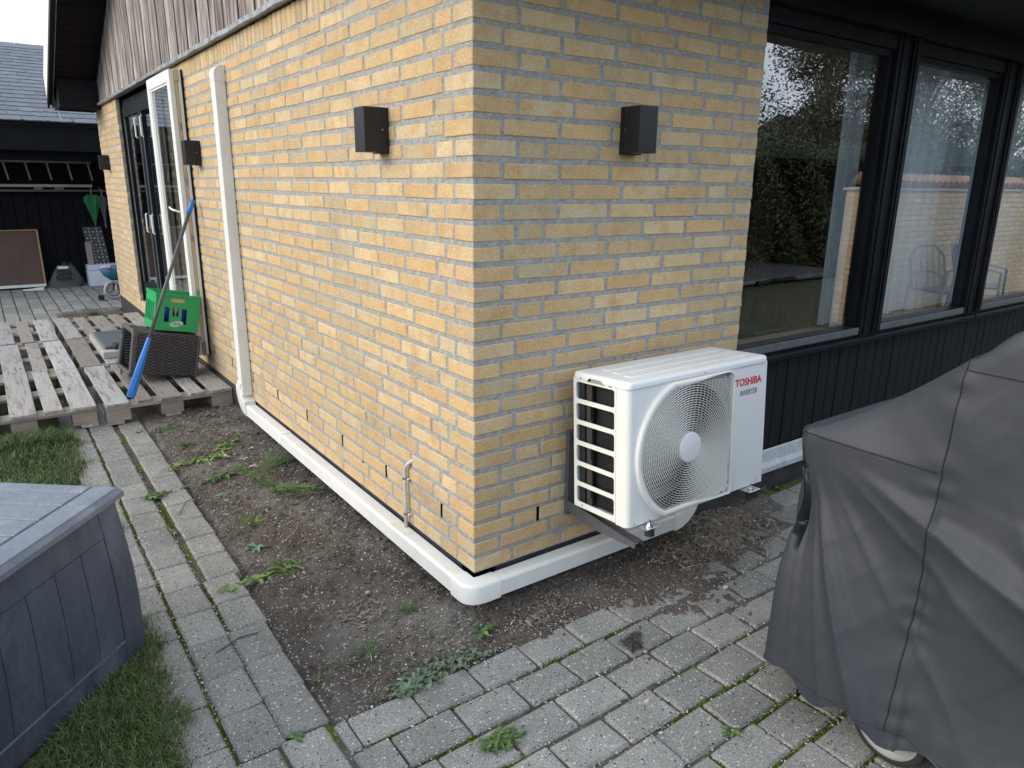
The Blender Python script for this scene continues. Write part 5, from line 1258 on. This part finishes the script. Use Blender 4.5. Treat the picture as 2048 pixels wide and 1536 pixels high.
# ================================================================ SURROUNDINGS (seen mirrored in the panes)
GX = 6.78
gw = thing('garden_wall', 'yellow brick garden wall with clay tile capping mirrored in the windows', 'wall')
gwm = MB().box(GX + .01, 20, -2.44, -2.206, -.25, 1.36).build('mortar_core', m_mortar, gw)
lst = []; 
for n in range(-3, 20):
    for k in range(60):
        a = GX + .24 * k + (.12 if n % 2 else 0); lst.append((a, n))
rest = MB(); meB = [brick_mesh(.228, .108) for _ in range(4)]; lst.sort(key=lambda q: q[0] - q[1] * .05)
for i, (a, n) in enumerate(lst):
    M = T(a + .114, -2.200 - .054, n * C + .10 + random.gauss(0, .001), math.pi)
    me = random.choice(meB)
    if i < 250: link('brick', me, gwm, M)
    else: rest.add([M @ v.co for v in me.vertices], [tuple(p.vertices) for p in me.polygons], 0, random.random())
for n in range(-3, 20):
    rest.add([T(GX + .059, -2.31, n * C + .10, math.pi / 2) @ v.co for v in meB[0].vertices], [tuple(p.vertices) for p in meB[0].polygons], 0, random.random())
stuff(rest.build('brick', m_brick, gwm))
MB().box(GX - .02, 20, -2.47, -2.18, 1.362, 1.385).build('coping_slab', m_slab, gw)
for k in range(90):
    x = GX + k * .15; mb = MB(); mb.tube([(x + .075, -2.18, 1.42), (x + .075, -2.36, 1.50)], .068, 8); 
    link('capping_tile', mb.mesh('capping_tile', m_clay), gw)
def leafcloud(n_, pts_fn, size, m_, name, parent=None):
    P = np.array([pts_fn() for _ in range(n_)]); S = size * rng.uniform(.6, 1.3, n_)
    d1 = rng.normal(size=(n_, 3)); d1 /= np.linalg.norm(d1, axis=1)[:, None]; d2 = np.cross(d1, rng.normal(size=(n_, 3))); d2 /= np.linalg.norm(d2, axis=1)[:, None]
    V = np.stack([P - d1 * S[:, None], P + d2 * S[:, None] * .45, P + d1 * S[:, None], P - d2 * S[:, None] * .45], 1).reshape(-1, 3)
    me = bpy.data.meshes.new(name); me.vertices.add(4 * n_); me.vertices.foreach_set('co', V.ravel().astype('f')); me.loops.add(4 * n_); me.polygons.add(n_)
    me.loops.foreach_set('vertex_index', np.arange(4 * n_, dtype='i')); me.polygons.foreach_set('loop_start', np.arange(0, 4 * n_, 4, dtype='i')); me.polygons.foreach_set('loop_total', np.full(n_, 4, dtype='i'))
    at = me.attributes.new('tint', 'FLOAT', 'POINT'); at.data.foreach_set('value', np.repeat(rng.uniform(.01, .99, n_), 4).astype('f')); me.materials.append(m_); me.update(calc_edges=True)
    return link(name, me, parent)
hg = thing('hedge', 'tall dense evergreen hedge along the garden boundary', 'hedge')
MB().box(.5, 24, -6.1, -5.35, -.26, 1.85).build('hedge_core', m_slot, hg)
def hp():
    x = random.uniform(.3, 24); top = 2.0 + .10 * math.sin(x * 2.1) + .06 * math.sin(x * 6.3)
    if random.random() < .3: return (x, random.uniform(-6.2, -5.15), top + random.uniform(-.18, .10))
    z = random.uniform(-.2, top); return (x, -5.25 + .09 * math.sin(x * 5 + z * 4) + random.uniform(-.14, .08), z)
stuff(leafcloud(85000, hp, .030, m_hedge, 'hedge_leaves', hg))
def tree(x, y, h, r_, n_, label, seed, conif=False):
    random.seed(seed); t = thing('garden_tree', label, 'tree', 'trees beyond the hedge', (x, y, -.25))
    tk_ = MB(); tk_.tube([(0, 0, 0), (.05, .02, h * .35), (-.04, .05, h * .7), (.02, 0, h * .95)], [.11, .08, .05, .02], 8)
    cl = []
    for k in range(64):
        a = random.uniform(0, 6.28); zz = random.uniform(.32, 1.0) * h; q = (zz / h - .32) / .68; rr_ = r_ * math.sin(math.pi * min(1, .22 + q * .75)) * random.uniform(.35, 1.0)
        e = Vector((rr_ * math.cos(a), rr_ * math.sin(a), zz)); cl.append((e, random.uniform(.22, .5) * r_ * .75)); tk_.tube([(0, 0, zz * .72), tuple(e * .5 + Vector((0, 0, zz * .42))), tuple(e)], [.022, .014, .005], 5)
    tk_.build('trunk', m_bark, t)
    def fn():
        e, s = random.choice(cl); v = Vector((random.gauss(0, 1), random.gauss(0, 1), random.gauss(0, .7))); v = v.normalized() * s * random.random() ** .45; return tuple(e + v)
    stuff(leafcloud(int(n_ * 1.9), fn, .042, m_tree, 'crown', t)); random.seed(seed + 50)
tree(14.6, -7.8, 5.0, 2.1, 15000, 'loose leaved tree beyond the hedge, the one mirrored in the first pane', 3); tree(18.4, -8.6, 5.6, 2.3, 15000, 'broad tree beyond the hedge mirrored at the first mullion', 5); tree(22.5, -9.4, 6.4, 2.8, 16000, 'tall tree beyond the hedge mirrored in the middle pane', 8); tree(28, -9, 6.5, 3, 12000, 'tree beyond the hedge farthest to the right', 12)
def garden_chair(x, y, rz, label):
    t = thing('garden_chair', label, 'garden chair', 'dark tube garden chairs mirrored in the middle pane', (x, y, -.18)); t.rotation_euler = (0, 0, rz)
    for sx in (-1, 1): MB().tube([(sx * .26, -.26, 0), (sx * .27, -.24, .60), (sx * .27, -.05, .64), (sx * .27, .22, .60), (sx * .25, .30, 0)], .014, 8).build('side_frame', m_shaft, t)
    MB().tube([(-.26, .2, .40), (-.25, .30, .78), (-.12, .34, .90), (.12, .34, .90), (.25, .30, .78), (.26, .2, .40)], .013, 8).build('back_hoop', m_shaft, t)
    for k in range(5): MB().tube([(-.18 + .09 * k, .22, .42), (-.18 + .09 * k, .33, .87)], .008, 6).build('back_slat', m_shaft, t)
    MB().cbox(-.25, .25, -.24, .22, .39, .42, .01).build('seat', m_rattan, t)
garden_chair(7.9, -1.72, R(200), 'dark arched garden chair on the left of the mirrored pair'); garden_chair(8.75, -1.68, R(165), 'dark arched garden chair on the right of the mirrored pair')
nh = thing('neighbour_house', 'low neighbouring house with dark pitched roof beyond the hedge', 'house')
MB().box(26, 38, -20, -13.5, -.26, 2.2).build('wall', m_brick, nh); MB().prism([(25.6, -20.6, 2.1), (25.6, -12.9, 2.1), (25.6, -16.8, 4.2)], (12.8, 0, 0)).build('roof', m_slate, nh, fix=True)
hg2 = thing('hedge', 'lower hedge on the far side of the lawn outside the frame', 'hedge'); MB().box(-10.4, -9.8, -12, 10, -.26, 1.3).build('hedge_core', m_slot, hg2)
def hp2(): return (-9.75 + random.uniform(-.5, .12), random.uniform(-12, 10), random.uniform(-.2, 1.45))
stuff(leafcloud(14000, hp2, .06, m_hedge, 'hedge_leaves', hg2))
random.seed(5)

# ================================================================ GRASS, WEEDS, DEBRIS
def blades(name, X, Y, Z, Hh, Wd, lean_, m_, parent=None):
    n_ = len(X); ang = rng.uniform(0, 6.283, n_); la = rng.uniform(0, 6.283, n_); l = lean_ * rng.uniform(.3, 1.2, n_) * Hh
    dx, dy = np.cos(ang) * Wd / 2, np.sin(ang) * Wd / 2; lx, ly = np.cos(la) * l, np.sin(la) * l
    b0 = np.stack([X - dx, Y - dy, Z], 1); b1 = np.stack([X + dx, Y + dy, Z], 1)
    m0 = np.stack([X - dx * .8 + lx * .3, Y - dy * .8 + ly * .3, Z + Hh * .6], 1); m1 = np.stack([X + dx * .8 + lx * .3, Y + dy * .8 + ly * .3, Z + Hh * .6], 1); tp = np.stack([X + lx, Y + ly, Z + Hh * (1 - .25 * lean_)], 1)
    V = np.stack([b0, b1, m1, m0, tp], 1).reshape(-1, 3); I = np.arange(n_) * 5
    L4 = np.stack([I, I + 1, I + 2, I + 3, I + 3, I + 2, I + 4], 1).ravel()
    me = bpy.data.meshes.new(name); me.vertices.add(5 * n_); me.vertices.foreach_set('co', V.ravel().astype('f')); me.loops.add(7 * n_); me.loops.foreach_set('vertex_index', L4.astype('i')); me.polygons.add(2 * n_)
    ls = np.stack([np.arange(n_) * 7, np.arange(n_) * 7 + 4], 1).ravel(); me.polygons.foreach_set('loop_start', ls.astype('i')); me.polygons.foreach_set('loop_total', np.tile([4, 3], n_).astype('i'))
    at = me.attributes.new('tint', 'FLOAT', 'POINT'); at.data.foreach_set('value', np.repeat(rng.uniform(.01, .99, n_), 5).astype('f')); me.materials.append(m_); me.update(calc_edges=True)
    return link(name, me, parent)
def zone(n_, x0, x1, y0, y1, keep):
    X = rng.uniform(x0, x1, n_); Y = rng.uniform(y0, y1, n_); k = keep(X, Y); return X[k], Y[k]
def edge_np(Y): return -1.035 + .025 * np.sin(Y * 5.1) + .018 * np.sin(Y * 13 + 1) + .012 * np.sin(Y * 31)
def inbox(X, Y):
    px, py = X - K.x, Y - K.y; s = px * A.x + py * A.y; d = px * Bv.x + py * Bv.y; return (s > -.0) & (s < LB) & (d > .0) & (d < DB)
def gk(X, Y): return (X < edge_np(Y) + rng.exponential(.012, len(X))) & ~inbox(X, Y) & ~((Y > 3.2) & (X > -2.5))
X, Y = zone(120000, -2.05, -.95, -1.1, 1.0, gk); h_ = .038 * (1 + .5 * np.sin(X * 9) * np.sin(Y * 7)) * rng.uniform(.5, 1.3, len(X))
g1 = blades('lawn_grass', X, Y, np.full(len(X), -.176), h_, rng.uniform(.0016, .0030, len(X)), .9, m_grass); tag(g1, 'green lawn grass around the storage box', 'grass', kind='stuff')
X, Y = zone(90000, -2.9, -.95, 1.0, 3.26, gk); h_ = (.042 + .03 * (Y > 2.9)) * (1 + .4 * np.sin(X * 7 + 1) * np.sin(Y * 8)) * rng.uniform(.5, 1.3, len(X))
g2 = blades('lawn_grass', X, Y, np.full(len(X), -.176), h_, rng.uniform(.0020, .0040, len(X)), .8, m_grass); tag(g2, 'green lawn grass in front of the left pallets', 'grass', kind='stuff')
X, Y = zone(26000, -9, -2.0, -5, 3.2, lambda X, Y: (X < -2.9) | (Y < 1.0)); g3 = blades('lawn_grass', X, Y, np.full(len(X), -.176), rng.uniform(.03, .06, len(X)), np.full(len(X), .008), .8, m_grass); tag(g3, 'lawn grass farther out to the left of the frame', 'grass', kind='stuff')

def scatter(name, n_, fn, mk, mats_, zoff, label, cat):
    mb = MB()
    for _ in range(n_):
        p = fn()
        if p is None: continue
        x, y = p; mk(mb, x, y, soil_z(x, y) + zoff)
    o = mb.build(name, mats_); tag(o, label, cat, kind='stuff'); return o
def soil_pt():
    r_ = random.random()
    if r_ < .62: return (random.uniform(-.62, -.02), random.uniform(-.22, 3.1))
    x = random.uniform(-.62, 1.55); y = random.uniform(-.42, .02)
    if y < -.24 and x < .4 and random.random() < .8: return None
    return (x, y)
def mk_stone(mb, x, y, z):
    s = random.choice((.0018, .0024, .003, .0045)) * random.uniform(.8, 1.4); tn = random.random() * .98 + .01
    V_ = [Vector((random.uniform(-.25, .25) + a, random.uniform(-.25, .25) + b, random.uniform(-.2, .2) + c)) * s for (a, b, c) in ((1, 0, 0), (-1, 0, 0), (0, 1, 0), (0, -1, 0), (0, 0, .8), (0, 0, -.8))]
    mb.add([v + Vector((x, y, z + s * .3)) for v in V_], [(0, 2, 4), (2, 1, 4), (1, 3, 4), (3, 0, 4), (2, 0, 5), (1, 2, 5), (3, 1, 5), (0, 3, 5)], 0, tn)
scatter('gravel', 5200, soil_pt, mk_stone, m_stone, 0, 'small stones strewn over the bare soil', 'gravel')
def mk_clod(mb, x, y, z):
    s = random.uniform(.004, .013); V_ = [Vector((random.uniform(-.3, .3) + a, random.uniform(-.3, .3) + b, random.uniform(-.2, .2) + c * .7)) * s for (a, b, c) in ((1, 0, 0), (-1, 0, 0), (0, 1, 0), (0, -1, 0), (0, 0, 1), (0, 0, -1), (.7, .7, .3), (-.7, .7, .3), (-.7, -.7, .3), (.7, -.7, .3))]
    mb.add([v + Vector((x, y, z)) for v in V_], [(0, 6, 4), (6, 2, 4), (2, 7, 4), (7, 1, 4), (1, 8, 4), (8, 3, 4), (3, 9, 4), (9, 0, 4), (2, 6, 0, 5), (1, 7, 2, 5), (3, 8, 1, 5), (0, 9, 3, 5)], 0, 0)
scatter('soil_clods', 2600, lambda: (lambda p: p if p is None or p[0] > -.5 or random.random() < .5 else None)(soil_pt()), mk_clod, m_soil, 0, 'crumbly clods of dry soil along the walls', 'soil')
def mk_chip(mb, x, y, z):
    L_, w_ = random.uniform(.004, .018), random.uniform(.0008, .003); a = random.uniform(0, 6.28); b = random.gauss(0, .25); d = Vector((math.cos(a), math.sin(a), b)) * L_; s = Vector((-math.sin(a), math.cos(a), random.gauss(0, .3))) * w_
    p = Vector((x, y, z + .003)); bend = Vector((0, 0, random.uniform(0, .004)))
    mb.add([p - d - s, p - d + s, p + bend + s * 1.2, p + bend - s * 1.2, p + d + s * .5, p + d - s * .5], [(0, 1, 2, 3), (3, 2, 4, 5)], 0, random.random() * .98 + .01)
scatter('plant_litter', 1100, soil_pt, mk_chip, m_chip, 0, 'straw bits and dead leaf scraps on the soil', 'litter')
def mulch_pt(): 
    x = random.gauss(1.25, .16); y = random.gauss(-.09, .09); return (x, y) if y < .07 and y > -.42 and .75 < x < 1.6 else None
scatter('mulch', 3600, mulch_pt, mk_chip, m_chip, .002, 'heap of dry wood chips and straw under the heat pump', 'mulch')
def heap(cx_, cy_, s_): return lambda: (random.gauss(cx_, s_), random.gauss(cy_, s_ * .8))
scatter('plant_litter', 160, heap(-.36, .22, .05), mk_chip, m_chip, .003, 'small heap of dry stalks on the soil near the corner', 'litter')
scatter('plant_litter', 260, heap(.22, -.13, .06), mk_chip, m_chip, .003, 'dry leaf scraps below the trunking right of the corner', 'litter')
# moss cushions in the joints
def mk_moss(mb, x, y, s, z=-.181):
    n_ = 7; vs_ = [(x + s * math.cos(2 * math.pi * i / n_) * random.uniform(.8, 1.2), y + s * math.sin(2 * math.pi * i / n_) * random.uniform(.8, 1.2), z) for i in range(n_)] + [(x + random.uniform(-.3, .3) * s, y + random.uniform(-.3, .3) * s, z + s * random.uniform(.9, 1.5) + .004)]
    mb.add(vs_, [(i, (i + 1) % n_, n_) for i in range(n_)])
ms = MB()
for xj in (-.785, -.931):
    for k in range(1500):
        y = random.uniform(-.9, 3.1); 
        if mnoise.noise(Vector((xj * 5, y * 2.3, 1.0))) + (.35 if xj < -.9 or y < .8 else -.05) > random.uniform(0, .3): mk_moss(ms, xj + (.004 if xj > -.9 else 0) + random.gauss(0, .0038) + .012 * max(0, min(1, y / 2.5)), y, random.uniform(.002, .0052))
for k in range(3600):
    r_ = random.choice(range(2, 9)); yj = -.236 - .1435 * (r_ - 1); x = random.uniform(-.6, .75)
    if mnoise.noise(Vector((x * 2.5, yj * 4, 3))) + (.34 if (x > .15 and yj < -.70) or x < -.30 else -.18) > random.uniform(.05, .35): mk_moss(ms, x, yj + random.gauss(0, .0032), random.uniform(.002, .0055))
for r_ in range(3, 9):
    yc = -.3085 - .1435 * (r_ - 1); off = (.018 + .0738 * (r_ - 1)) % .2115
    for kk in range(-3, 4):
        xj = off + .2115 * kk
        if mnoise.noise(Vector((xj * 2.5, yc * 4, 7))) + (.3 if (xj > .15 and yc < -.75) or xj < -.3 else -.25) > .12:
            for q in range(42): mk_moss(ms, xj - .003 + random.gauss(0, .003), yc + random.uniform(-.07, .07), random.uniform(.002, .005))
for k in range(500):                                  # cross joints of the path
    y = -.22 + .2065 * random.randint(-2, 6); xc = random.choice((-.858, -1.002)); y += {-.858: -.012, -1.002: -.135}[xc]; mk_moss(ms, xc + random.uniform(-.065, .065), y + random.gauss(0, .003), random.uniform(.0018, .004))
o = ms.build('joint_moss', m_moss); tag(o, 'bright green moss growing in the paver joints', 'moss', kind='stuff')
# gravel bits on the pavers and joints
gs = MB()
for k in range(2600):
    if random.random() < .45: x, y = random.choice((-.785, -.931, -.64)) + random.gauss(0, .006), random.uniform(-.9, 3.1)
    else: 
        r_ = random.choice(range(1, 9)); x, y = random.uniform(-.65, 1.2), -.236 - .1435 * (r_ - 1) + random.gauss(0, .008)
    mk_stone(gs, x, y, -.172)
for k in range(500): mk_stone(gs, random.uniform(-1.0, 1.3), random.uniform(-1.2, 2.5), -.169)
o = gs.build('gravel', m_stone); tag(o, 'tiny pale stones in the joints and on the pavers', 'gravel', kind='stuff')

# weeds -------------------------------------------------------------
def leafquad(mb, base, d, L_, w_, up=.5, n_=4, droop=.5):
    d = Vector(d).normalized(); s = Vector((-d.y, d.x, random.uniform(-.3, .3))).normalized(); vs_ = []; tn = random.random() * .98 + .01
    for i in range(n_ + 1):
        t = i / n_; c = Vector(base) + d * L_ * t + Vector((0, 0, up * L_ * t - droop * L_ * t * t)); ww = w_ * (math.sin(math.pi * min(1, .12 + t * .86)) ** .8) * (1 + .25 * (-1) ** i); vs_ += [c - s * ww + Vector((0, 0, ww * .35)), c, c + s * ww + Vector((0, 0, ww * .35))]
    mb.add(vs_, [(i * 3 + k, (i + 1) * 3 + k, (i + 1) * 3 + k + 1, i * 3 + k + 1) for i in range(n_) for k in range(2)], 0, tn)
def weed(x, y, kind, size, label, m_=None, z=None, rot=0, cat='weed'):
    zz = soil_z(x, y) if z is None else z; t = MB(); size *= {'rosette': .8, 'tuft': .95}.get(kind, 1.35)
    m_ = m_ or m_weed
    if kind == 'rosette':
        for k in range(random.randint(9, 13)):
            a = random.uniform(0, 6.28); leafquad(t, (0, 0, .002), (math.cos(a), math.sin(a), 0), size * random.uniform(.6, 1.1), size * .17, random.uniform(.2, .7))
    elif kind == 'tuft':
        for k in range(110):
            a = random.uniform(0, 6.28); r_ = size * .3 * random.random(); leafquad(t, (r_ * math.cos(a), r_ * math.sin(a), 0), (math.cos(a + random.gauss(0, .6)), math.sin(a + random.gauss(0, .6)), 0), size * random.uniform(.5, 1.1), size * .018, random.uniform(.3, 1.3), 3, .5)
    elif kind == 'lying':
        for k in range(46):
            u = random.gauss(0, .45); p = (size * u * math.cos(rot), size * u * math.sin(rot), random.uniform(.002, .012)); a = rot + random.gauss(0, .9) + (math.pi if random.random() < .4 else 0)
            leafquad(t, p, (math.cos(a), math.sin(a), 0), size * random.uniform(.2, .42), size * random.uniform(.02, .06), random.uniform(.1, .5), 3, .4)
    elif kind == 'feather':
        for k in range(15):
            a = rot + random.gauss(0, .5) + (math.pi if random.random() < .25 else 0); L_ = size * random.uniform(.5, 1.1); e = Vector((L_ * math.cos(a), L_ * math.sin(a), size * random.uniform(.05, .35)))
            t.tube([(0, 0, 0), tuple(e * .5 + Vector((0, 0, .012))), tuple(e)], [.0016, .0013, .0006], 4, tint=.4)
            for q in range(16):
                p = e * (q + 1) / 16; b = a + random.choice((-1, 1)) * random.uniform(.5, 1.1); leafquad(t, tuple(p), (math.cos(b), math.sin(b), 0), size * random.uniform(.08, .17), size * .012, .5, 2, .3)
    elif kind == 'carpet':
        for k in range(90):
            u, v = random.gauss(0, .42), random.gauss(0, .22); p = (size * (u * math.cos(rot) - v * math.sin(rot)), size * (u * math.sin(rot) + v * math.cos(rot)), random.uniform(.003, .014)); a = random.uniform(0, 6.28)
            leafquad(t, p, (math.cos(a), math.sin(a), 0), random.uniform(.012, .028), random.uniform(.005, .011), random.uniform(0, .8), 3, .5)
    o = t.build('weed', m_, None); o.location = (x, y, zz); tag(o, label, cat); return o
weed(-.20, 2.96, 'rosette', .075, 'grey green leafy weed by the pallet corner and the wall', m_greyleaf)
weed(-.47, 2.88, 'carpet', .16, 'low green weeds beside the path next to the pallet block')
weed(-.46, 2.50, 'tuft', .07, 'small grassy weed at the path edge behind the broad leaved one')
weed(-.49, 2.17, 'lying', .13, 'bright broad leaved weed lying at the path edge', m_bright, rot=.2); weed(-.31, 2.25, 'lying', .16, 'bright green pulled up weed beside the white flowers', m_bright, rot=.9)
weed(-.25, 1.55, 'feather', .24, 'large feathery uprooted weed near the middle of the soil bed', rot=-1.2); weed(-.16, 1.80, 'feather', .15, 'dark feathery weed close under the trunking', rot=.6)
weed(-.47, 1.84, 'lying', .14, 'green stalky weed left of the feathery one', rot=.3); weed(-.48, 1.62, 'rosette', .06, 'small blue green rosette near the path edge', m_greyleaf)
weed(-.45, 1.22, 'tuft', .07, 'thin yellowish grass tuft in the middle of the bed', m_bright); weed(-.54, .70, 'lying', .13, 'bright green grass tuft at the path edge near the storage box', m_bright, rot=.1); weed(-.47, .72, 'tuft', .075, 'smaller grass tuft right of the bright one')
weed(-.52, .95, 'rosette', .07, 'dark leaved weed with a curled brown leaf', m_greyleaf); weed(-.44, .0, 'tuft', .06, 'grey green tuft on the soil before the corner'); weed(-.53, -.02, 'tuft', .035, 'tiny tuft left of the grey green one'); weed(-.62, -.03, 'tuft', .03, 'tiny grass tuft at the edge of the path end', z=-.172)
weed(-.33, -.205, 'carpet', .12, 'spreading dark green leafy weed along the patio edge', m_greyleaf, rot=.1); weed(-.20, -.20, 'carpet', .09, 'leafy weed patch with pale dead leaves at the patio edge', m_greyleaf); weed(-.40, -.235, 'carpet', .06, 'left tip of the leafy weeds at the patio edge', m_greyleaf, z=-.168)
weed(-.05, -.125, 'rosette', .06, 'broad dark green leaves between the corner elbow and the patio'); weed(.0, -.105, 'rosette', .035, 'small upright leaf next to the broad dark green leaves')
weed(-.285, -.59, 'carpet', .05, 'little green weed growing in a patio joint at the bottom', z=-.172); weed(.295, -.945, 'rosette', .045, 'small light green weed in the mossy patio joint', z=-.172); weed(-.765, -.235, 'rosette', .045, 'small weed where the path meets the patio', z=-.172)
weed(1.99, .07, 'rosette', .05, 'yellow green weed at the foot of the black plinth', z=-.17); weed(1.86, .075, 'tuft', .05, 'grey grass tuft beside the heat pump foot', m_greyleaf, z=-.17)
weed(1.07, -.10, 'feather', .06, 'thin upright weed under the heat pump', rot=1.5); weed(1.14, -.06, 'rosette', .05, 'yellowish weed below the end of the trunking'); weed(-.20, .14, 'tuft', .05, 'flat yellow green tuft near the corner')
weed(-.775, 1.33, 'rosette', .04, 'blue green weed in the path joint', m_greyleaf, z=-.172); weed(-.77, 1.80, 'carpet', .05, 'moss like green clump in the path joint', z=-.172)
weed(-.33, 7.78, 'tuft', .10, 'green tuft on the dirt patch beyond the pallets', z=-.17); weed(-.18, 7.6, 'carpet', .14, 'sparse weeds on the dirt patch by the house corner', z=-.165)
for i, (x, y, c_) in enumerate(((-.27, 2.02, 'white flowers lying beside the feathery weed'), (-.25, 1.88, 'second cluster of white flowers nearer the storage box'), (-.34, 2.12, 'pale petals beside the bright green weed'))):
    t = MB()
    for k in range(16): a = random.uniform(0, 6.28); leafquad(t, (random.gauss(0, .014), random.gauss(0, .014), .012), (math.cos(a), math.sin(a), 0), .012, .004, .6, 2, .2)
    o = t.build('flower', m_petal); o.location = (x, y, soil_z(x, y)); tag(o, c_, 'flower')
# single big bits: twigs, pale stones, dead leaves, dark earth stain on a paver
def bit(o, lab, cat): tag(o, lab, cat)
for (pts, r_, lab) in (([(-.72, 1.50, -.166), (-.66, 1.62, -.158), (-.60, 1.66, -.16)], .002, 'dark twig lying across the path edge'), ([(-.85, .30, -.166), (-.76, .34, -.164), (-.70, .33, -.163)], .0022, 'short dark twig on the path pavers'), ([(.42, -.38, -.163), (.50, -.34, -.160), (.57, -.355, -.163)], .0016, 'pale curved straw on the dusty pavers')):
    bit(MB().tube(pts, r_, 5).build('twig', m_bark if 'dark' in lab else m_chip), lab, 'twig')
def stone(x, y, z, s, lab, m_=m_petal):
    mb = MB(); n_ = 8; vs_ = [(s * math.cos(2 * math.pi * i / n_) * random.uniform(.7, 1.1), .6 * s * math.sin(2 * math.pi * i / n_) * random.uniform(.8, 1.2), h) for h, q in ((0, 1), (.35 * s, .8)) for i in range(n_)] + [(0, 0, .6 * s)]
    mb.add(vs_, [(i, (i + 1) % n_, n_ + (i + 1) % n_, n_ + i) for i in range(n_)] + [(n_ + i, n_ + (i + 1) % n_, 2 * n_) for i in range(n_)]); o = mb.build('pale_stone', m_); o.location = (x, y, z); bit(o, lab, 'stone')
stone(.93, -.42, -.170, .014, 'white pebble on the dusty pavers right of the mulch'); stone(.185, -.71, -.170, .010, 'white pebble on a patio paver below the earth stain'); stone(.12, -.83, -.170, .007, 'tiny white pebble on a lower patio paver'); stone(-.018, 2.60, -.14, .012, 'white pebble under the bottom elbow of the trunking')
stone(-.28, .33, -.15, .012, 'pale wood chip on the soil near the corner', m_chip)
mb = MB(); random.seed(3); n_ = 22
vs_ = [(.33 + (.062 + .012 * math.sin(3 * a)) * math.cos(a) * .8 - .02 * math.sin(a), -.49 + (.055 + .010 * math.sin(2 * a + 1)) * math.sin(a), -.1655 - .002) for a in [2 * math.pi * i / n_ for i in range(n_)]] + [(.33, -.49, -.1635)]
for k in range(1300):
    a = random.uniform(0, 6.28); r_ = 1.35 * math.sqrt(random.random()) * random.uniform(.75, 1.1); x, y = .365 + .036 * r_ * math.cos(a) * (1 + .3 * math.sin(3 * a)) + .022 * r_ * math.sin(a), -.47 + .042 * r_ * math.sin(a) * (1 + .25 * math.cos(2 * a)); s = random.uniform(.0008, .0022)
    mb.add([(x - s, y, -.1675), (x, y - s, -.1675), (x + s, y, -.1675), (x, y + s, -.1675), (x, y, -.1675 + s)], [(0, 1, 4), (1, 2, 4), (2, 3, 4), (3, 0, 4)])
mb.v = mb.v[:]; o = mb.build('earth_spill', mat('dark_earth', (.045, .042, .038), rough=1, spec=.1)); tag(o, 'dark spill of earth on the pavers before the heat pump', 'earth', kind='stuff')
tag(MB().cbox(-.008, .008, -.006, .006, 0, .004, .001, .002).build('dead_leaf', mat('orange_leaf', (.45, .16, .05), rough=.8)), 'small orange dead leaf in a patio joint at the bottom edge', 'leaf').location = (-.46, -.665, -.17)
